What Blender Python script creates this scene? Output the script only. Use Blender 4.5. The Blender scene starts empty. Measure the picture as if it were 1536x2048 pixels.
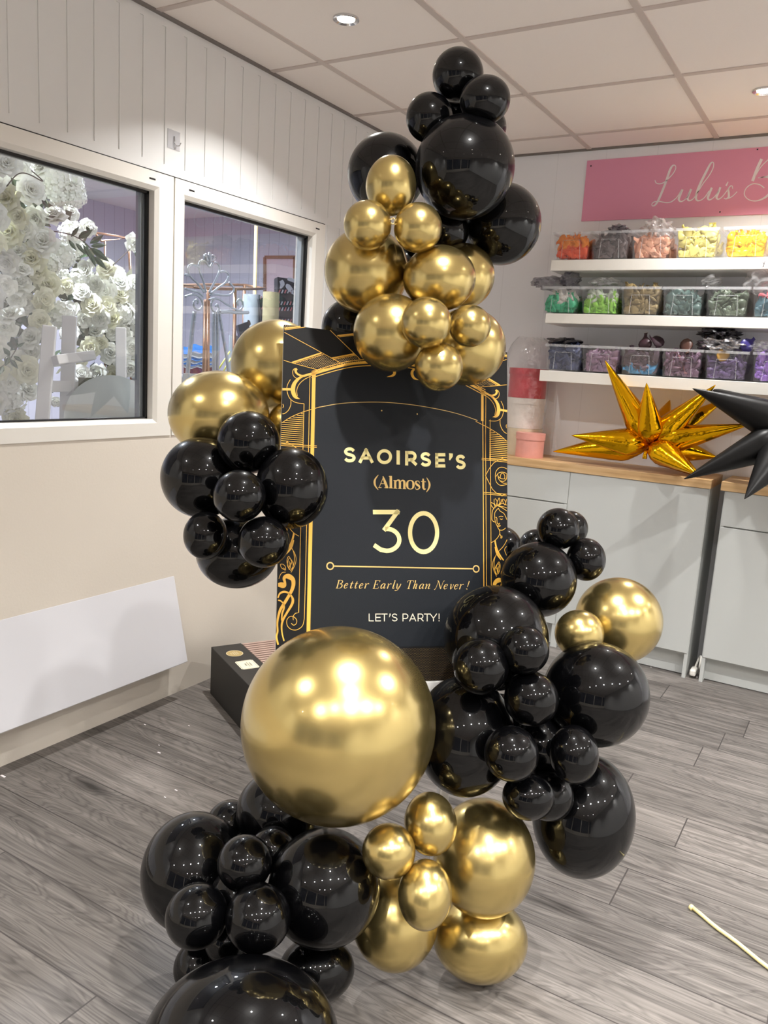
import bpy, bmesh, math, random
from mathutils import Vector, Matrix, Quaternion
from math import sin, cos, pi, sqrt, radians

scene = bpy.context.scene
COL = scene.collection

# ------------------------------------------------------------------ camera, light, exposure
EYE = Vector((0, 0, 1.357))
RX = Vector((0.8531149, 0.51815549, 0.06090861))      # camera right
RY = Vector((0.14359075, -0.12095577, -0.98221759))   # camera down
RZ = Vector((-0.50157419, 0.84669037, -0.1775915))    # camera forward
FPX = 1603.0
cam = bpy.data.objects.new('camera', bpy.data.cameras.new('camera'))
COL.objects.link(cam)
cam.data.sensor_fit = 'VERTICAL'
cam.data.sensor_height = 36.0
cam.data.lens = FPX / 2048 * 36.0
cam.data.clip_start = 0.05
cam.matrix_world = Matrix.Translation(EYE) @ Matrix(((RX.x, -RY.x, -RZ.x), (RX.y, -RY.y, -RZ.y), (RX.z, -RY.z, -RZ.z))).to_4x4()
scene.camera = cam
scene.view_settings.view_transform = 'Standard'
scene.view_settings.look = 'None'
scene.view_settings.gamma = 1.0
scene.view_settings.use_curve_mapping = False
scene.view_settings.exposure = 0.30
scene.cycles.max_bounces = 16
scene.cycles.diffuse_bounces = 8
scene.cycles.transparent_max_bounces = 24
world = bpy.data.worlds.new('dusk'); scene.world = world
world.use_nodes = True
world.node_tree.nodes['Background'].inputs[0].default_value = (0.30, 0.36, 0.50, 1)
world.node_tree.nodes['Background'].inputs[1].default_value = 0.2
DOWNLIGHT_W = 24.0
DOWNLIGHT_W_NEAR_WALLS = {0: 15.0, 1: 11.0, 2: 13.0, 3: 9.0, 13: 9.0, 16: 9.0}
DOWNLIGHT_SPREAD = 125
DOWNLIGHT_COLOR = (1.0, 0.98, 0.95)
STORE_W = 36.0
STORE_COLOR = (0.80, 0.88, 1.0)
DOWNLIGHT_SPOTS = [(-1.690, 2.404), (-0.530, 3.571), (-0.496, 1.2), (-1.696, 0.0), (0.70, 2.4), (1.90, 3.6),
                   (1.90, 1.2), (0.70, 0.0), (-0.496, -1.2), (1.90, -1.2), (-1.696, -2.0), (0.70, -2.2),
                   (1.30, 0.6), (0.10, -0.6), (1.30, -1.8), (2.35, 2.4), (0.10, 0.6)]

# room planes (metres)
XL, YB, ZC = -2.2587, 4.1581, 2.4946
XR, YF = 2.70, -2.90


def at_ray(x, y):
    return (RX * (x - 768.0) + RY * (y - 1024.0) + RZ * FPX)


def at_x(x, y, X):
    d = at_ray(x, y); return EYE + d * ((X - EYE.x) / d.x)


def at_y(x, y, Y):
    d = at_ray(x, y); return EYE + d * ((Y - EYE.y) / d.y)


def at_z(x, y, Z):
    d = at_ray(x, y); return EYE + d * ((Z - EYE.z) / d.z)


def at_plane(x, y, p, n):
    d = at_ray(x, y); return EYE + d * ((p - EYE).dot(n) / d.dot(n))


# ------------------------------------------------------------------ materials
def lin(c):
    c = c / 255.0
    return c / 12.92 if c <= 0.04045 else ((c + 0.055) / 1.055) ** 2.4


def srgb(r, g, b):
    return (lin(r), lin(g), lin(b), 1.0)


MATS = {}


def mat(name, rgb, rough=0.5, metal=0.0, spec=0.5, coat=0.0, coat_rough=0.03, bump=0.0, bump_scale=40.0, vary=0.0, vary_scale=6.0):
    m = bpy.data.materials.new(name); m.use_nodes = True
    nt = m.node_tree; b = nt.nodes['Principled BSDF']
    b.inputs['Base Color'].default_value = srgb(*rgb)
    b.inputs['Roughness'].default_value = rough
    b.inputs['Metallic'].default_value = metal
    b.inputs['Specular IOR Level'].default_value = spec
    b.inputs['Coat Weight'].default_value = coat
    b.inputs['Coat Roughness'].default_value = coat_rough
    tc = nt.nodes.new('ShaderNodeTexCoord')
    if vary > 0:
        n = nt.nodes.new('ShaderNodeTexNoise'); n.inputs['Scale'].default_value = vary_scale; n.inputs['Detail'].default_value = 4
        nt.links.new(tc.outputs['Object'], n.inputs['Vector'])
        mx = nt.nodes.new('ShaderNodeMix'); mx.data_type = 'RGBA'
        c = srgb(*rgb)
        mx.inputs[6].default_value = tuple(v * (1 - vary) for v in c[:3]) + (1,)
        mx.inputs[7].default_value = tuple(min(1, v * (1 + vary)) for v in c[:3]) + (1,)
        nt.links.new(n.outputs['Fac'], mx.inputs[0]); nt.links.new(mx.outputs[2], b.inputs['Base Color'])
    if bump > 0:
        n = nt.nodes.new('ShaderNodeTexNoise'); n.inputs['Scale'].default_value = bump_scale
        nt.links.new(tc.outputs['Object'], n.inputs['Vector'])
        bp = nt.nodes.new('ShaderNodeBump'); bp.inputs['Strength'].default_value = bump; bp.inputs['Distance'].default_value = 0.01
        nt.links.new(n.outputs['Fac'], bp.inputs['Height']); nt.links.new(bp.outputs['Normal'], b.inputs['Normal'])
    MATS[name] = m
    return m


def emit(name, rgb, strength):
    m = bpy.data.materials.new(name); m.use_nodes = True
    nt = m.node_tree; b = nt.nodes['Principled BSDF']
    b.inputs['Base Color'].default_value = (0, 0, 0, 1)
    b.inputs['Emission Color'].default_value = srgb(*rgb)
    b.inputs['Emission Strength'].default_value = strength
    MATS[name] = m
    return m


def film(name, rgb, alpha, gloss, rough=0.08, bump=0.0, bump_scale=25.0, ior=1.45):
    """clear sheet: see-through, a little milky, with a Fresnel gloss"""
    m = bpy.data.materials.new(name); m.use_nodes = True
    nt = m.node_tree; nt.nodes.remove(nt.nodes['Principled BSDF'])
    out = nt.nodes['Material Output']
    tr = nt.nodes.new('ShaderNodeBsdfTransparent'); tr.inputs[0].default_value = (0.97, 0.97, 0.97, 1)
    di = nt.nodes.new('ShaderNodeBsdfDiffuse'); di.inputs[0].default_value = srgb(*rgb)
    gl = nt.nodes.new('ShaderNodeBsdfGlossy'); gl.inputs['Roughness'].default_value = rough
    fr = nt.nodes.new('ShaderNodeFresnel'); fr.inputs[0].default_value = ior
    mu = nt.nodes.new('ShaderNodeMath'); mu.operation = 'MULTIPLY'; mu.use_clamp = True; mu.inputs[1].default_value = gloss
    m1 = nt.nodes.new('ShaderNodeMixShader'); m1.inputs[0].default_value = alpha
    m2 = nt.nodes.new('ShaderNodeMixShader')
    L = nt.links.new
    L(tr.outputs[0], m1.inputs[1]); L(di.outputs[0], m1.inputs[2])
    ge = nt.nodes.new('ShaderNodeNewGeometry')                  # gloss on the outer face of the sheet only
    L(node_math(nt, 'MULTIPLY', fr.outputs[0], node_math(nt, 'SUBTRACT', 1.0, ge.outputs['Backfacing'])), mu.inputs[0]); L(mu.outputs[0], m2.inputs[0])
    L(m1.outputs[0], m2.inputs[1]); L(gl.outputs[0], m2.inputs[2]); L(m2.outputs[0], out.inputs[0])
    if bump > 0:
        tc = nt.nodes.new('ShaderNodeTexCoord'); n = nt.nodes.new('ShaderNodeTexNoise'); n.inputs['Scale'].default_value = bump_scale
        bp = nt.nodes.new('ShaderNodeBump'); bp.inputs['Strength'].default_value = bump; bp.inputs['Distance'].default_value = 0.02
        L(tc.outputs['Object'], n.inputs['Vector']); L(n.outputs['Fac'], bp.inputs['Height'])
        L(bp.outputs[0], gl.inputs['Normal']); L(bp.outputs[0], di.inputs['Normal'])
    MATS[name] = m
    return m


def node_math(nt, op, a, b=None, clamp=False):
    n = nt.nodes.new('ShaderNodeMath'); n.operation = op; n.use_clamp = clamp
    for i, v in enumerate((a, b)):
        if v is None: continue
        if isinstance(v, (int, float)): n.inputs[i].default_value = v
        else: nt.links.new(v, n.inputs[i])
    return n.outputs[0]


def ramp(nt, fac, stops):
    r = nt.nodes.new('ShaderNodeValToRGB')
    while len(r.color_ramp.elements) < len(stops): r.color_ramp.elements.new(0.5)
    for e, (p, c) in zip(r.color_ramp.elements, stops):
        e.position = p; e.color = c
    nt.links.new(fac, r.inputs[0])
    return r.outputs[0]


def plank_floor():
    m = bpy.data.materials.new('grey_laminate'); m.use_nodes = True
    nt = m.node_tree; b = nt.nodes['Principled BSDF']; L = nt.links.new
    tc = nt.nodes.new('ShaderNodeTexCoord'); sp = nt.nodes.new('ShaderNodeSeparateXYZ'); L(tc.outputs['Object'], sp.inputs[0])
    W, LEN = 0.193, 1.285
    yy = node_math(nt, 'DIVIDE', node_math(nt, 'ADD', sp.outputs[1], 20 * W - 1.78 + 0.0), W)
    row = node_math(nt, 'FLOOR', yy); fy = node_math(nt, 'FRACT', yy)
    wn = nt.nodes.new('ShaderNodeTexWhiteNoise'); wn.noise_dimensions = '1D'; L(row, wn.inputs['W'])
    xx = node_math(nt, 'ADD', node_math(nt, 'DIVIDE', sp.outputs[0], LEN), node_math(nt, 'ADD', wn.outputs['Value'], 30.0))
    colm = node_math(nt, 'FLOOR', xx); fx = node_math(nt, 'FRACT', xx)
    cb = nt.nodes.new('ShaderNodeCombineXYZ'); L(row, cb.inputs[0]); L(colm, cb.inputs[1])
    w2 = nt.nodes.new('ShaderNodeTexWhiteNoise'); w2.noise_dimensions = '3D'; L(cb.outputs[0], w2.inputs['Vector'])
    # grain coordinates: per-plank offset, stretched along the plank
    off = nt.nodes.new('ShaderNodeVectorMath'); off.operation = 'SCALE'; L(w2.outputs['Color'], off.inputs[0]); off.inputs['Scale'].default_value = 17.0
    add = nt.nodes.new('ShaderNodeVectorMath'); add.operation = 'ADD'; L(tc.outputs['Object'], add.inputs[0]); L(off.outputs[0], add.inputs[1])

    def scaled(sx, sy):
        mp = nt.nodes.new('ShaderNodeMapping'); mp.inputs['Scale'].default_value = (sx, sy, 1.0); L(add.outputs[0], mp.inputs['Vector']); return mp.outputs[0]

    def noise(vec, scale, detail=4, dist=0.0, rough=0.5):
        n = nt.nodes.new('ShaderNodeTexNoise'); n.inputs['Scale'].default_value = scale; n.inputs['Detail'].default_value = detail
        n.inputs['Distortion'].default_value = dist; n.inputs['Roughness'].default_value = rough
        L(vec, n.inputs['Vector']); return n.outputs['Fac']
    broad = noise(scaled(1.3, 8.0), 1.6, 2, 0.7)               # figure: rings where this is banded
    rings = node_math(nt, 'SINE', node_math(nt, 'MULTIPLY', broad, 95.0))
    rings = node_math(nt, 'POWER', node_math(nt, 'MULTIPLY', node_math(nt, 'ADD', rings, 1.0), 0.5), 2.2)
    fine = noise(scaled(3.0, 120.0), 1.5, 3)
    streak = noise(scaled(1.2, 30.0), 1.4, 3)
    knotn = nt.nodes.new('ShaderNodeTexVoronoi'); knotn.inputs['Scale'].default_value = 1.0; L(scaled(1.7, 5.2), knotn.inputs['Vector'])
    kn = node_math(nt, 'SUBTRACT', 1.0, node_math(nt, 'MULTIPLY', knotn.outputs['Distance'], 5.5), True)
    g = node_math(nt, 'ADD', node_math(nt, 'MULTIPLY', fine, 0.42), node_math(nt, 'MULTIPLY', streak, 0.55))
    g = node_math(nt, 'SUBTRACT', g, node_math(nt, 'MULTIPLY', rings, 0.11))
    g = node_math(nt, 'SUBTRACT', g, node_math(nt, 'MULTIPLY', kn, 0.30))
    g = node_math(nt, 'ADD', g, node_math(nt, 'MULTIPLY', node_math(nt, 'SUBTRACT', w2.outputs['Value'], 0.5), 0.16))
    colr = ramp(nt, g, [(0.08, srgb(52, 49, 47)), (0.32, srgb(88, 84, 81)), (0.52, srgb(114, 109, 105)), (0.75, srgb(142, 136, 131))])
    ey = node_math(nt, 'MINIMUM', fy, node_math(nt, 'SUBTRACT', 1.0, fy))
    ex = node_math(nt, 'MINIMUM', fx, node_math(nt, 'SUBTRACT', 1.0, fx))
    jy = node_math(nt, 'LESS_THAN', ey, 0.0095); jx = node_math(nt, 'LESS_THAN', ex, 0.0016)
    j = node_math(nt, 'MAXIMUM', jy, jx)
    mx = nt.nodes.new('ShaderNodeMix'); mx.data_type = 'RGBA'; L(node_math(nt, 'MULTIPLY', j, 0.9), mx.inputs[0]); L(colr, mx.inputs[6]); mx.inputs[7].default_value = srgb(62, 58, 57)
    L(mx.outputs[2], b.inputs['Base Color'])
    b.inputs['Roughness'].default_value = 0.42
    b.inputs['Specular IOR Level'].default_value = 0.2
    bp = nt.nodes.new('ShaderNodeBump'); bp.inputs['Strength'].default_value = 0.12; bp.inputs['Distance'].default_value = 0.004
    L(g, bp.inputs['Height']); L(bp.outputs[0], b.inputs['Normal'])
    MATS['floor'] = m
    return m


def oak():
    m = bpy.data.materials.new('oak_worktop'); m.use_nodes = True
    nt = m.node_tree; b = nt.nodes['Principled BSDF']; L = nt.links.new
    tc = nt.nodes.new('ShaderNodeTexCoord'); mp = nt.nodes.new('ShaderNodeMapping'); mp.inputs['Scale'].default_value = (2.0, 40.0, 40.0); L(tc.outputs['Object'], mp.inputs['Vector'])
    n = nt.nodes.new('ShaderNodeTexNoise'); n.inputs['Scale'].default_value = 1.5; n.inputs['Detail'].default_value = 4; L(mp.outputs[0], n.inputs['Vector'])
    L(ramp(nt, n.outputs['Fac'], [(0.25, srgb(176, 138, 92)), (0.5, srgb(205, 168, 120)), (0.8, srgb(222, 190, 146))]), b.inputs['Base Color'])
    b.inputs['Roughness'].default_value = 0.45
    MATS['oak'] = m
    return m


def panelled(name, rgb, pitch, axis, groove=0.006, offset=0.0, rough=0.45, dark=0.72):
    """flat wall boarding with a thin joint every `pitch` metres"""
    m = bpy.data.materials.new(name); m.use_nodes = True
    nt = m.node_tree; b = nt.nodes['Principled BSDF']; L = nt.links.new
    tc = nt.nodes.new('ShaderNodeTexCoord'); sp = nt.nodes.new('ShaderNodeSeparateXYZ'); L(tc.outputs['Object'], sp.inputs[0])
    f = node_math(nt, 'FRACT', node_math(nt, 'DIVIDE', node_math(nt, 'ADD', sp.outputs[axis], 50 * pitch + offset), pitch))
    e = node_math(nt, 'LESS_THAN', f, groove / pitch)
    mx = nt.nodes.new('ShaderNodeMix'); mx.data_type = 'RGBA'; L(e, mx.inputs[0])
    c = srgb(*rgb); mx.inputs[6].default_value = c; mx.inputs[7].default_value = tuple(v * dark for v in c[:3]) + (1,)
    L(mx.outputs[2], b.inputs['Base Color']); b.inputs['Roughness'].default_value = rough
    MATS[name] = m
    return m


def gold_latex():
    m = mat('gold_latex', (202, 180, 117), 0.26, 0.96, 0.5, 0.3, 0.05)
    return m


M_floor = plank_floor(); M_oak = oak(); M_gold = gold_latex()
M_black = mat('black_latex', (4, 4, 5), 0.30, 0.0, 0.05, 0.70, 0.025)
M_wall_u = mat('white_cladding', (224, 224, 223), 0.42, spec=0.3, vary=0.015)
M_wall_l = mat('cream_board', (222, 214, 202), 0.5, bump=0.03, bump_scale=120)
M_wall_b = panelled('back_boarding', (234, 235, 239), 0.25, 0, 0.003, 0.06, 0.4, 0.90)
M_ceil = mat('ceiling_tile', (244, 236, 230), 0.9, bump=0.08, bump_scale=300)
M_tbar = mat('ceiling_bar', (204, 192, 185), 0.6)
M_upvc = mat('white_upvc', (232, 229, 222), 0.3)
M_gasket = mat('black_gasket', (14, 14, 16), 0.45)
M_spacer = mat('grey_spacer', (150, 158, 164), 0.35, 0.3)
M_glass = film('window_glass', (200, 205, 215), 0.012, 3.4, 0.004)
M_cab = mat('cabinet_white', (192, 195, 193), 0.38)
M_cabdark = mat('cabinet_gap', (60, 60, 58), 0.5)
M_shelf = mat('shelf_white', (236, 233, 226), 0.35)
M_heater = mat('white_panel', (208, 208, 213), 0.4)
M_pink = mat('pink_board', (224, 150, 178), 0.5)
M_white = mat('white_print', (238, 230, 232), 0.5)
M_chrome = mat('chrome', (215, 215, 218), 0.15, 1.0)
M_hookpad = film('hook_pad', (232, 232, 238), 0.4, 1.0, 0.15)
M_poster = mat('poster_black', (17, 17, 19), 0.55, spec=0.25, bump=0.04, bump_scale=400)
M_panel = mat('poster_charcoal', (25, 29, 35), 0.55, spec=0.25, bump=0.04, bump_scale=400)
M_pgold = mat('printed_gold', (236, 182, 74), 0.45)
M_ppale = mat('printed_pale_gold', (240, 226, 158), 0.45)
M_pgold2 = mat('printed_light_gold', (222, 186, 112), 0.45)
M_pcream = mat('printed_cream', (236, 226, 204), 0.45)
M_edge = mat('foam_edge', (225, 222, 216), 0.6)
M_easel = mat('white_painted_wood', (222, 221, 220), 0.5, vary=0.04, vary_scale=18)
M_boxblk = mat('black_card', (40, 38, 36), 0.55)
M_rib = mat('ribbed_card', (178, 152, 140), 0.5)
M_bin = film('clear_plastic', (225, 228, 232), 0.025, 0.7, 0.10)
M_binrim = film('clear_plastic_rim', (232, 234, 238), 0.28, 1.2, 0.12)
M_bag = film('clear_film', (235, 235, 238), 0.13, 2.2, 0.10, 0.6, 30)
M_cello = film('cellophane', (240, 225, 225), 0.05, 2.4, 0.07, 0.8, 22)
M_foil = mat('gold_foil', (236, 178, 20), 0.13, 1.0, bump=0.25, bump_scale=22)
M_foilblk = mat('black_foil', (12, 12, 13), 0.42, 0.0, 0.3, bump=0.10, bump_scale=16)
M_rod = mat('wooden_rod', (226, 205, 150), 0.5)
M_trim_dk = mat('dark_trim', (120, 114, 110), 0.6)  # dark grey of the wall-angle trim, also the card logo
M_lamp = emit('lamp_lens', (255, 244, 226), 30.0)
M_store = panelled('store_boarding', (196, 194, 206), 0.1, 0, 0.004, 0.0, 0.5, 0.6)
M_storey = panelled('store_boarding_side', (196, 194, 206), 0.1, 1, 0.004, 0.0, 0.5, 0.6)
M_petal = mat('white_petal', (236, 236, 226), 0.6)
M_petal2 = mat('cream_petal', (232, 230, 204), 0.6)
M_leaf = mat('dark_leaf', (56, 78, 48), 0.45)
M_leaf2 = mat('olive_filler', (104, 104, 84), 0.7)
M_twig = mat('brown_twig', (84, 72, 64), 0.7)
M_copper = mat('copper_tube', (164, 128, 104), 0.35, 0.8)
M_iron = mat('pale_painted_iron', (146, 152, 160), 0.3, 0.35)
M_acryl = mat('white_acrylic', (212, 220, 218), 0.25)


# ------------------------------------------------------------------ mesh builder
class MB:
    def __init__(s): s.v, s.f, s.mi, s.mats = [], [], [], []

    def slot(s, m):
        if m not in s.mats: s.mats.append(m)
        return s.mats.index(m)

    def face(s, pts, m=0):
        n = len(s.v); s.v += [tuple(p) for p in pts]; s.f.append(tuple(range(n, n + len(pts)))); s.mi.append(m)

    def mesh(s, v, f, m=0):
        n = len(s.v); s.v += [tuple(p) for p in v]
        for q in f: s.f.append(tuple(n + i for i in q)); s.mi.append(m)

    def box(s, lo, hi, m=0, M=None):
        (a, b, c), (d, e, g) = lo, hi
        v = [Vector(p) for p in ((a, b, c), (d, b, c), (d, e, c), (a, e, c), (a, b, g), (d, b, g), (d, e, g), (a, e, g))]
        if M is not None: v = [M @ p for p in v]
        s.mesh(v, [(0, 3, 2, 1), (4, 5, 6, 7), (0, 1, 5, 4), (1, 2, 6, 5), (2, 3, 7, 6), (3, 0, 4, 7)], m)

    def beam(s, p, q, w, h, up=(0, 0, 1), m=0):
        p, q, up = Vector(p), Vector(q), Vector(up)
        d = (q - p).normalized(); r = d.cross(up).normalized(); u = r.cross(d)
        v = []
        for c in (p, q):
            for i, j in ((-1, -1), (1, -1), (1, 1), (-1, 1)): v.append(c + r * (i * w / 2) + u * (j * h / 2))
        s.mesh(v, [(0, 1, 2, 3), (7, 6, 5, 4), (0, 4, 5, 1), (1, 5, 6, 2), (2, 6, 7, 3), (3, 7, 4, 0)], m)

    def tube(s, pts, r, n=8, m=0, closed=False, cap=True):
        pts = [Vector(p) for p in pts]; k = len(pts)
        rr = r if isinstance(r, (list, tuple)) else [r] * k
        t0 = (pts[1] - pts[0]).normalized()
        nrm = t0.orthogonal().normalized(); base = len(s.v); prev = t0
        for i, p in enumerate(pts):
            a = pts[(i - 1) % k] if (closed or i > 0) else p
            b = pts[(i + 1) % k] if (closed or i < k - 1) else p
            t = (b - a).normalized()
            if t.length < 1e-9: t = prev
            nrm = (prev.rotation_difference(t) @ nrm); nrm = (nrm - t * nrm.dot(t)).normalized(); prev = t
            bi = t.cross(nrm)
            for j in range(n):
                a_ = 2 * pi * j / n
                s.v.append(tuple(p + (nrm * cos(a_) + bi * sin(a_)) * rr[i]))
        for i in range(k if closed else k - 1):
            for j in range(n):
                i2 = (i + 1) % k
                s.f.append((base + i * n + j, base + i * n + (j + 1) % n, base + i2 * n + (j + 1) % n, base + i2 * n + j)); s.mi.append(m)
        if cap and not closed:
            s.f.append(tuple(base + j for j in range(n))[::-1]); s.mi.append(m)
            s.f.append(tuple(base + (k - 1) * n + j for j in range(n))); s.mi.append(m)

    def lathe(s, prof, n=32, M=None, m=0):
        base = len(s.v); k = len(prof)
        for (r, z) in prof:
            for j in range(n):
                p = Vector((r * cos(2 * pi * j / n), r * sin(2 * pi * j / n), z))
                s.v.append(tuple(M @ p if M is not None else p))
        for i in range(k - 1):
            for j in range(n):
                s.f.append((base + i * n + j, base + i * n + (j + 1) % n, base + (i + 1) * n + (j + 1) % n, base + (i + 1) * n + j)); s.mi.append(m)

    def build(s, name, mats, parent=None, smooth=False, bevel=0.0, link=True, sharp=None):
        if not isinstance(mats, (list, tuple)): mats = [mats]
        me = bpy.data.meshes.new(name); me.from_pydata(s.v, [], s.f)
        for mm in mats: me.materials.append(mm)
        if len(mats) > 1:
            for p, i in zip(me.polygons, s.mi): p.material_index = i
        bm = bmesh.new(); bm.from_mesh(me)
        bmesh.ops.remove_doubles(bm, verts=bm.verts, dist=1e-6)
        bmesh.ops.recalc_face_normals(bm, faces=bm.faces)
        bm.to_mesh(me); bm.free()
        if smooth:
            for p in me.polygons: p.use_smooth = True
            if sharp: me.set_sharp_from_angle(angle=radians(sharp))
        o = bpy.data.objects.new(name, me)
        if link: COL.objects.link(o)
        if bevel > 0:
            md = o.modifiers.new('bevel', 'BEVEL'); md.width = bevel; md.segments = 2; md.limit_method = 'ANGLE'; md.angle_limit = radians(50)
        if parent is not None: adopt(o, parent)
        return o


def adopt(o, parent):
    o.parent = parent
    o.matrix_parent_inverse = world_of(parent).inverted()
    return o


def world_of(o):
    L_ = Matrix.LocRotScale(o.location, o.rotation_euler, o.scale)
    if o.parent is not None: return world_of(o.parent) @ o.matrix_parent_inverse @ L_
    return L_


def tag(o, label=None, cat=None, group=None, kind=None):
    if label: o['label'] = label
    if cat: o['category'] = cat
    if group: o['group'] = group
    if kind: o['kind'] = kind
    return o


def thing(name, label, cat, loc=(0, 0, 0), group=None):
    o = bpy.data.objects.new(name, None); COL.objects.link(o); o.location = loc
    o.empty_display_size = 0.05
    return tag(o, label, cat, group)


def struct(o): o['kind'] = 'structure'; return o


def copy_tree(o, parent=None):
    c = o.copy(); COL.objects.link(c)
    if parent is not None: c.parent = parent
    for ch in [x for x in COL.objects if x.parent == o]: copy_tree(ch, c)
    return c


def spline(pts, n=8, closed=False):
    """Catmull-Rom through the points (any dimension, tuples)"""
    k = len(pts); out = []
    rng = range(k) if closed else range(k - 1)
    for i in rng:
        g = lambda j: pts[j % k] if closed else pts[max(0, min(k - 1, j))]
        a, b, c, d = g(i - 1), g(i), g(i + 1), g(i + 2)
        for q in range(n):
            t = q / n
            out.append(tuple(0.5 * (2 * b[e] + (c[e] - a[e]) * t + (2 * a[e] - 5 * b[e] + 4 * c[e] - d[e]) * t * t + (3 * b[e] - a[e] - 3 * c[e] + d[e]) * t ** 3) for e in range(len(b))))
    if not closed: out.append(tuple(pts[-1]))
    return out

# ------------------------------------------------------------------ the shop room
T = 0.10
b = MB(); b.box((XL - T, YF - T, -0.06), (XR + T, YB + T, 0.0)); struct(b.build('floor', M_floor))
b = MB(); b.box((XL - T, YF - T, ZC), (XR + T, YB + T, ZC + 0.06)); struct(b.build('ceiling', M_ceil))
b = MB()                                                      # suspended-ceiling bars on a 600 mm grid
for i in range(-1, 9):
    x = -1.9965 + 0.6003 * i
    if XL + .02 < x < XR: b.box((x - 0.012, YF, ZC - 0.004), (x + 0.012, YB, ZC + 0.001))
for i in range(-10, 5):
    y = 2.70 + 0.6 * i
    if YF < y < YB - .02: b.box((XL, y - 0.012, ZC - 0.0035), (XR, y + 0.012, ZC + 0.001))
struct(b.build('trim_1', M_tbar))
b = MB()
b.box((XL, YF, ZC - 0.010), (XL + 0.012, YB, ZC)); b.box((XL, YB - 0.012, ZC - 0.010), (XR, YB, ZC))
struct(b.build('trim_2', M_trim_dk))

W1 = (0.55, 2.1865); W2 = (2.1935, 3.1236); WZ = (1.0545, 1.979)
b = MB()                                                      # left wall with the two window openings
b.box((XL - T, YF - T, -0.06), (XL, YB + T, WZ[0]), 0)
b.box((XL - T, YF - T, WZ[0]), (XL, W1[0], ZC), 1)
b.box((XL - T, W2[1], WZ[0]), (XL - 0.0035, YB + T, ZC), 1)
b.box((XL - T, W1[0], WZ[1]), (XL - 0.0035, W2[1], ZC), 1)
b.box((XL - 0.006, W1[0], WZ[1] + 0.004), (XL, YB, WZ[1] + 0.035), 1)
b.box((XL - 0.006, W1[0], ZC - 0.035), (XL, YB, ZC), 1)
gy = 2.137 - 0.1 * 15
while gy < YB:                                               # raised boards; the recess between two is the groove
    a, e = max(gy + 0.008, W1[0]), min(gy + 0.092, YB)
    if e > a:
        b.box((XL - 0.006, a, WZ[1] + 0.035), (XL, e, ZC - 0.035), 1)
        if e > W2[1]: b.box((XL - 0.006, max(a, W2[1]), WZ[0]), (XL, e, WZ[1] + 0.0038), 1)
    gy += 0.1
struct(b.build('wall_left', [M_wall_l, M_wall_u]))
b = MB(); b.box((XL, YB, -0.06), (XR + T, YB + T, ZC)); struct(b.build('wall_back', M_wall_b))
b = MB(); b.box((XR, YF - T, -0.06), (XR + T, YB, ZC)); struct(b.build('wall_right', M_wall_u))
b = MB()                                                      # shop front: low wall, glass bays, header
b.box((XL, YF - T, -0.06), (XR, YF, 0.45)); b.box((XL, YF - T, 2.15), (XR, YF, ZC))
for x in (XL, -1.0, 0.55, 2.1): b.box((x, YF - T, 0.45), (x + 0.12, YF, 2.15))
struct(b.build('wall_front', M_wall_l))
b = MB(); b.box((XL, YF - 0.06, 0.45), (XR, YF - 0.05, 2.15)); struct(b.build('window_3', M_glass))


def window(n, y0, y1, gy0, gy1, slots):
    b = MB(); x = XL + 0.004; xi = XL - 0.045
    z0, z1, gz0, gz1 = WZ[0], WZ[1], 1.116, 1.917
    o = [(y0, z0), (y1, z0), (y1, z1), (y0, z1)]
    f1 = [(gy0 - .014, gz0 - .014), (gy1 + .014, gz0 - .014), (gy1 + .014, gz1 + .014), (gy0 - .014, gz1 + .014)]
    f2 = [(gy0, gz0), (gy1, gz0), (gy1, gz1), (gy0, gz1)]
    for i in range(4):
        j = (i + 1) % 4
        q = lambda X, p: Vector((X, p[0], p[1]))
        b.face([q(x, o[i]), q(x, o[j]), q(x, f1[j]), q(x, f1[i])])
        b.face([q(x, f1[i]), q(x, f1[j]), q(x - .010, f2[j]), q(x - .010, f2[i])])
        b.face([q(x - .010, f2[i]), q(x - .010, f2[j]), q(XL - T, f2[j]), q(XL - T, f2[i])])
        b.face([q(XL - T, o[i]), q(XL - T, o[j]), q(x, o[j]), q(x, o[i])])
        b.face([q(XL - T, f2[i]), q(XL - T, f2[j]), q(XL - T, o[j]), q(XL - T, o[i])])
    w = struct(b.build('window_%d' % n, M_upvc))
    b = MB()
    for (ya, yb, za, zb) in ((gy0, gy1, gz1 - .010, gz1), (gy0, gy1, gz0, gz0 + .006), (gy0, gy0 + .007, gz0, gz1), (gy1 - .010, gy1, gz0, gz1)):
        b.box((xi - .001, ya, za), (xi + .012, yb, zb))
    b.build('gasket', M_gasket, w)
    b = MB()
    for (ya, yb) in ((gy0 + .007, gy0 + .02), (gy1 - .024, gy1 - .010)): b.box((xi - .028, ya, gz0), (xi - .004, yb, gz1))
    b.build('spacer', M_spacer, w)
    b = MB(); b.box((xi - .006, gy0, gz0), (xi - .002, gy1, gz1)); b.build('pane', M_glass, w)
    b = MB()
    for (ya, yb) in slots: b.box((x - .002, ya, z1 - .030), (x + .0006, yb, z1 - .024))
    b.build('drain_slot', M_gasket, w)


window(1, W1[0], W1[1], 0.62, 2.105, [(2.072, 2.100)])
window(2, W2[0], W2[1], 2.251, 3.043, [(2.262, 2.290), (3.05, 3.078)])
b = MB(); b.box((XL - .003, W1[0], WZ[1]), (XL + .0015, W2[1], WZ[1] + .004)); struct(b.build('trim_3', M_gasket))

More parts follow.
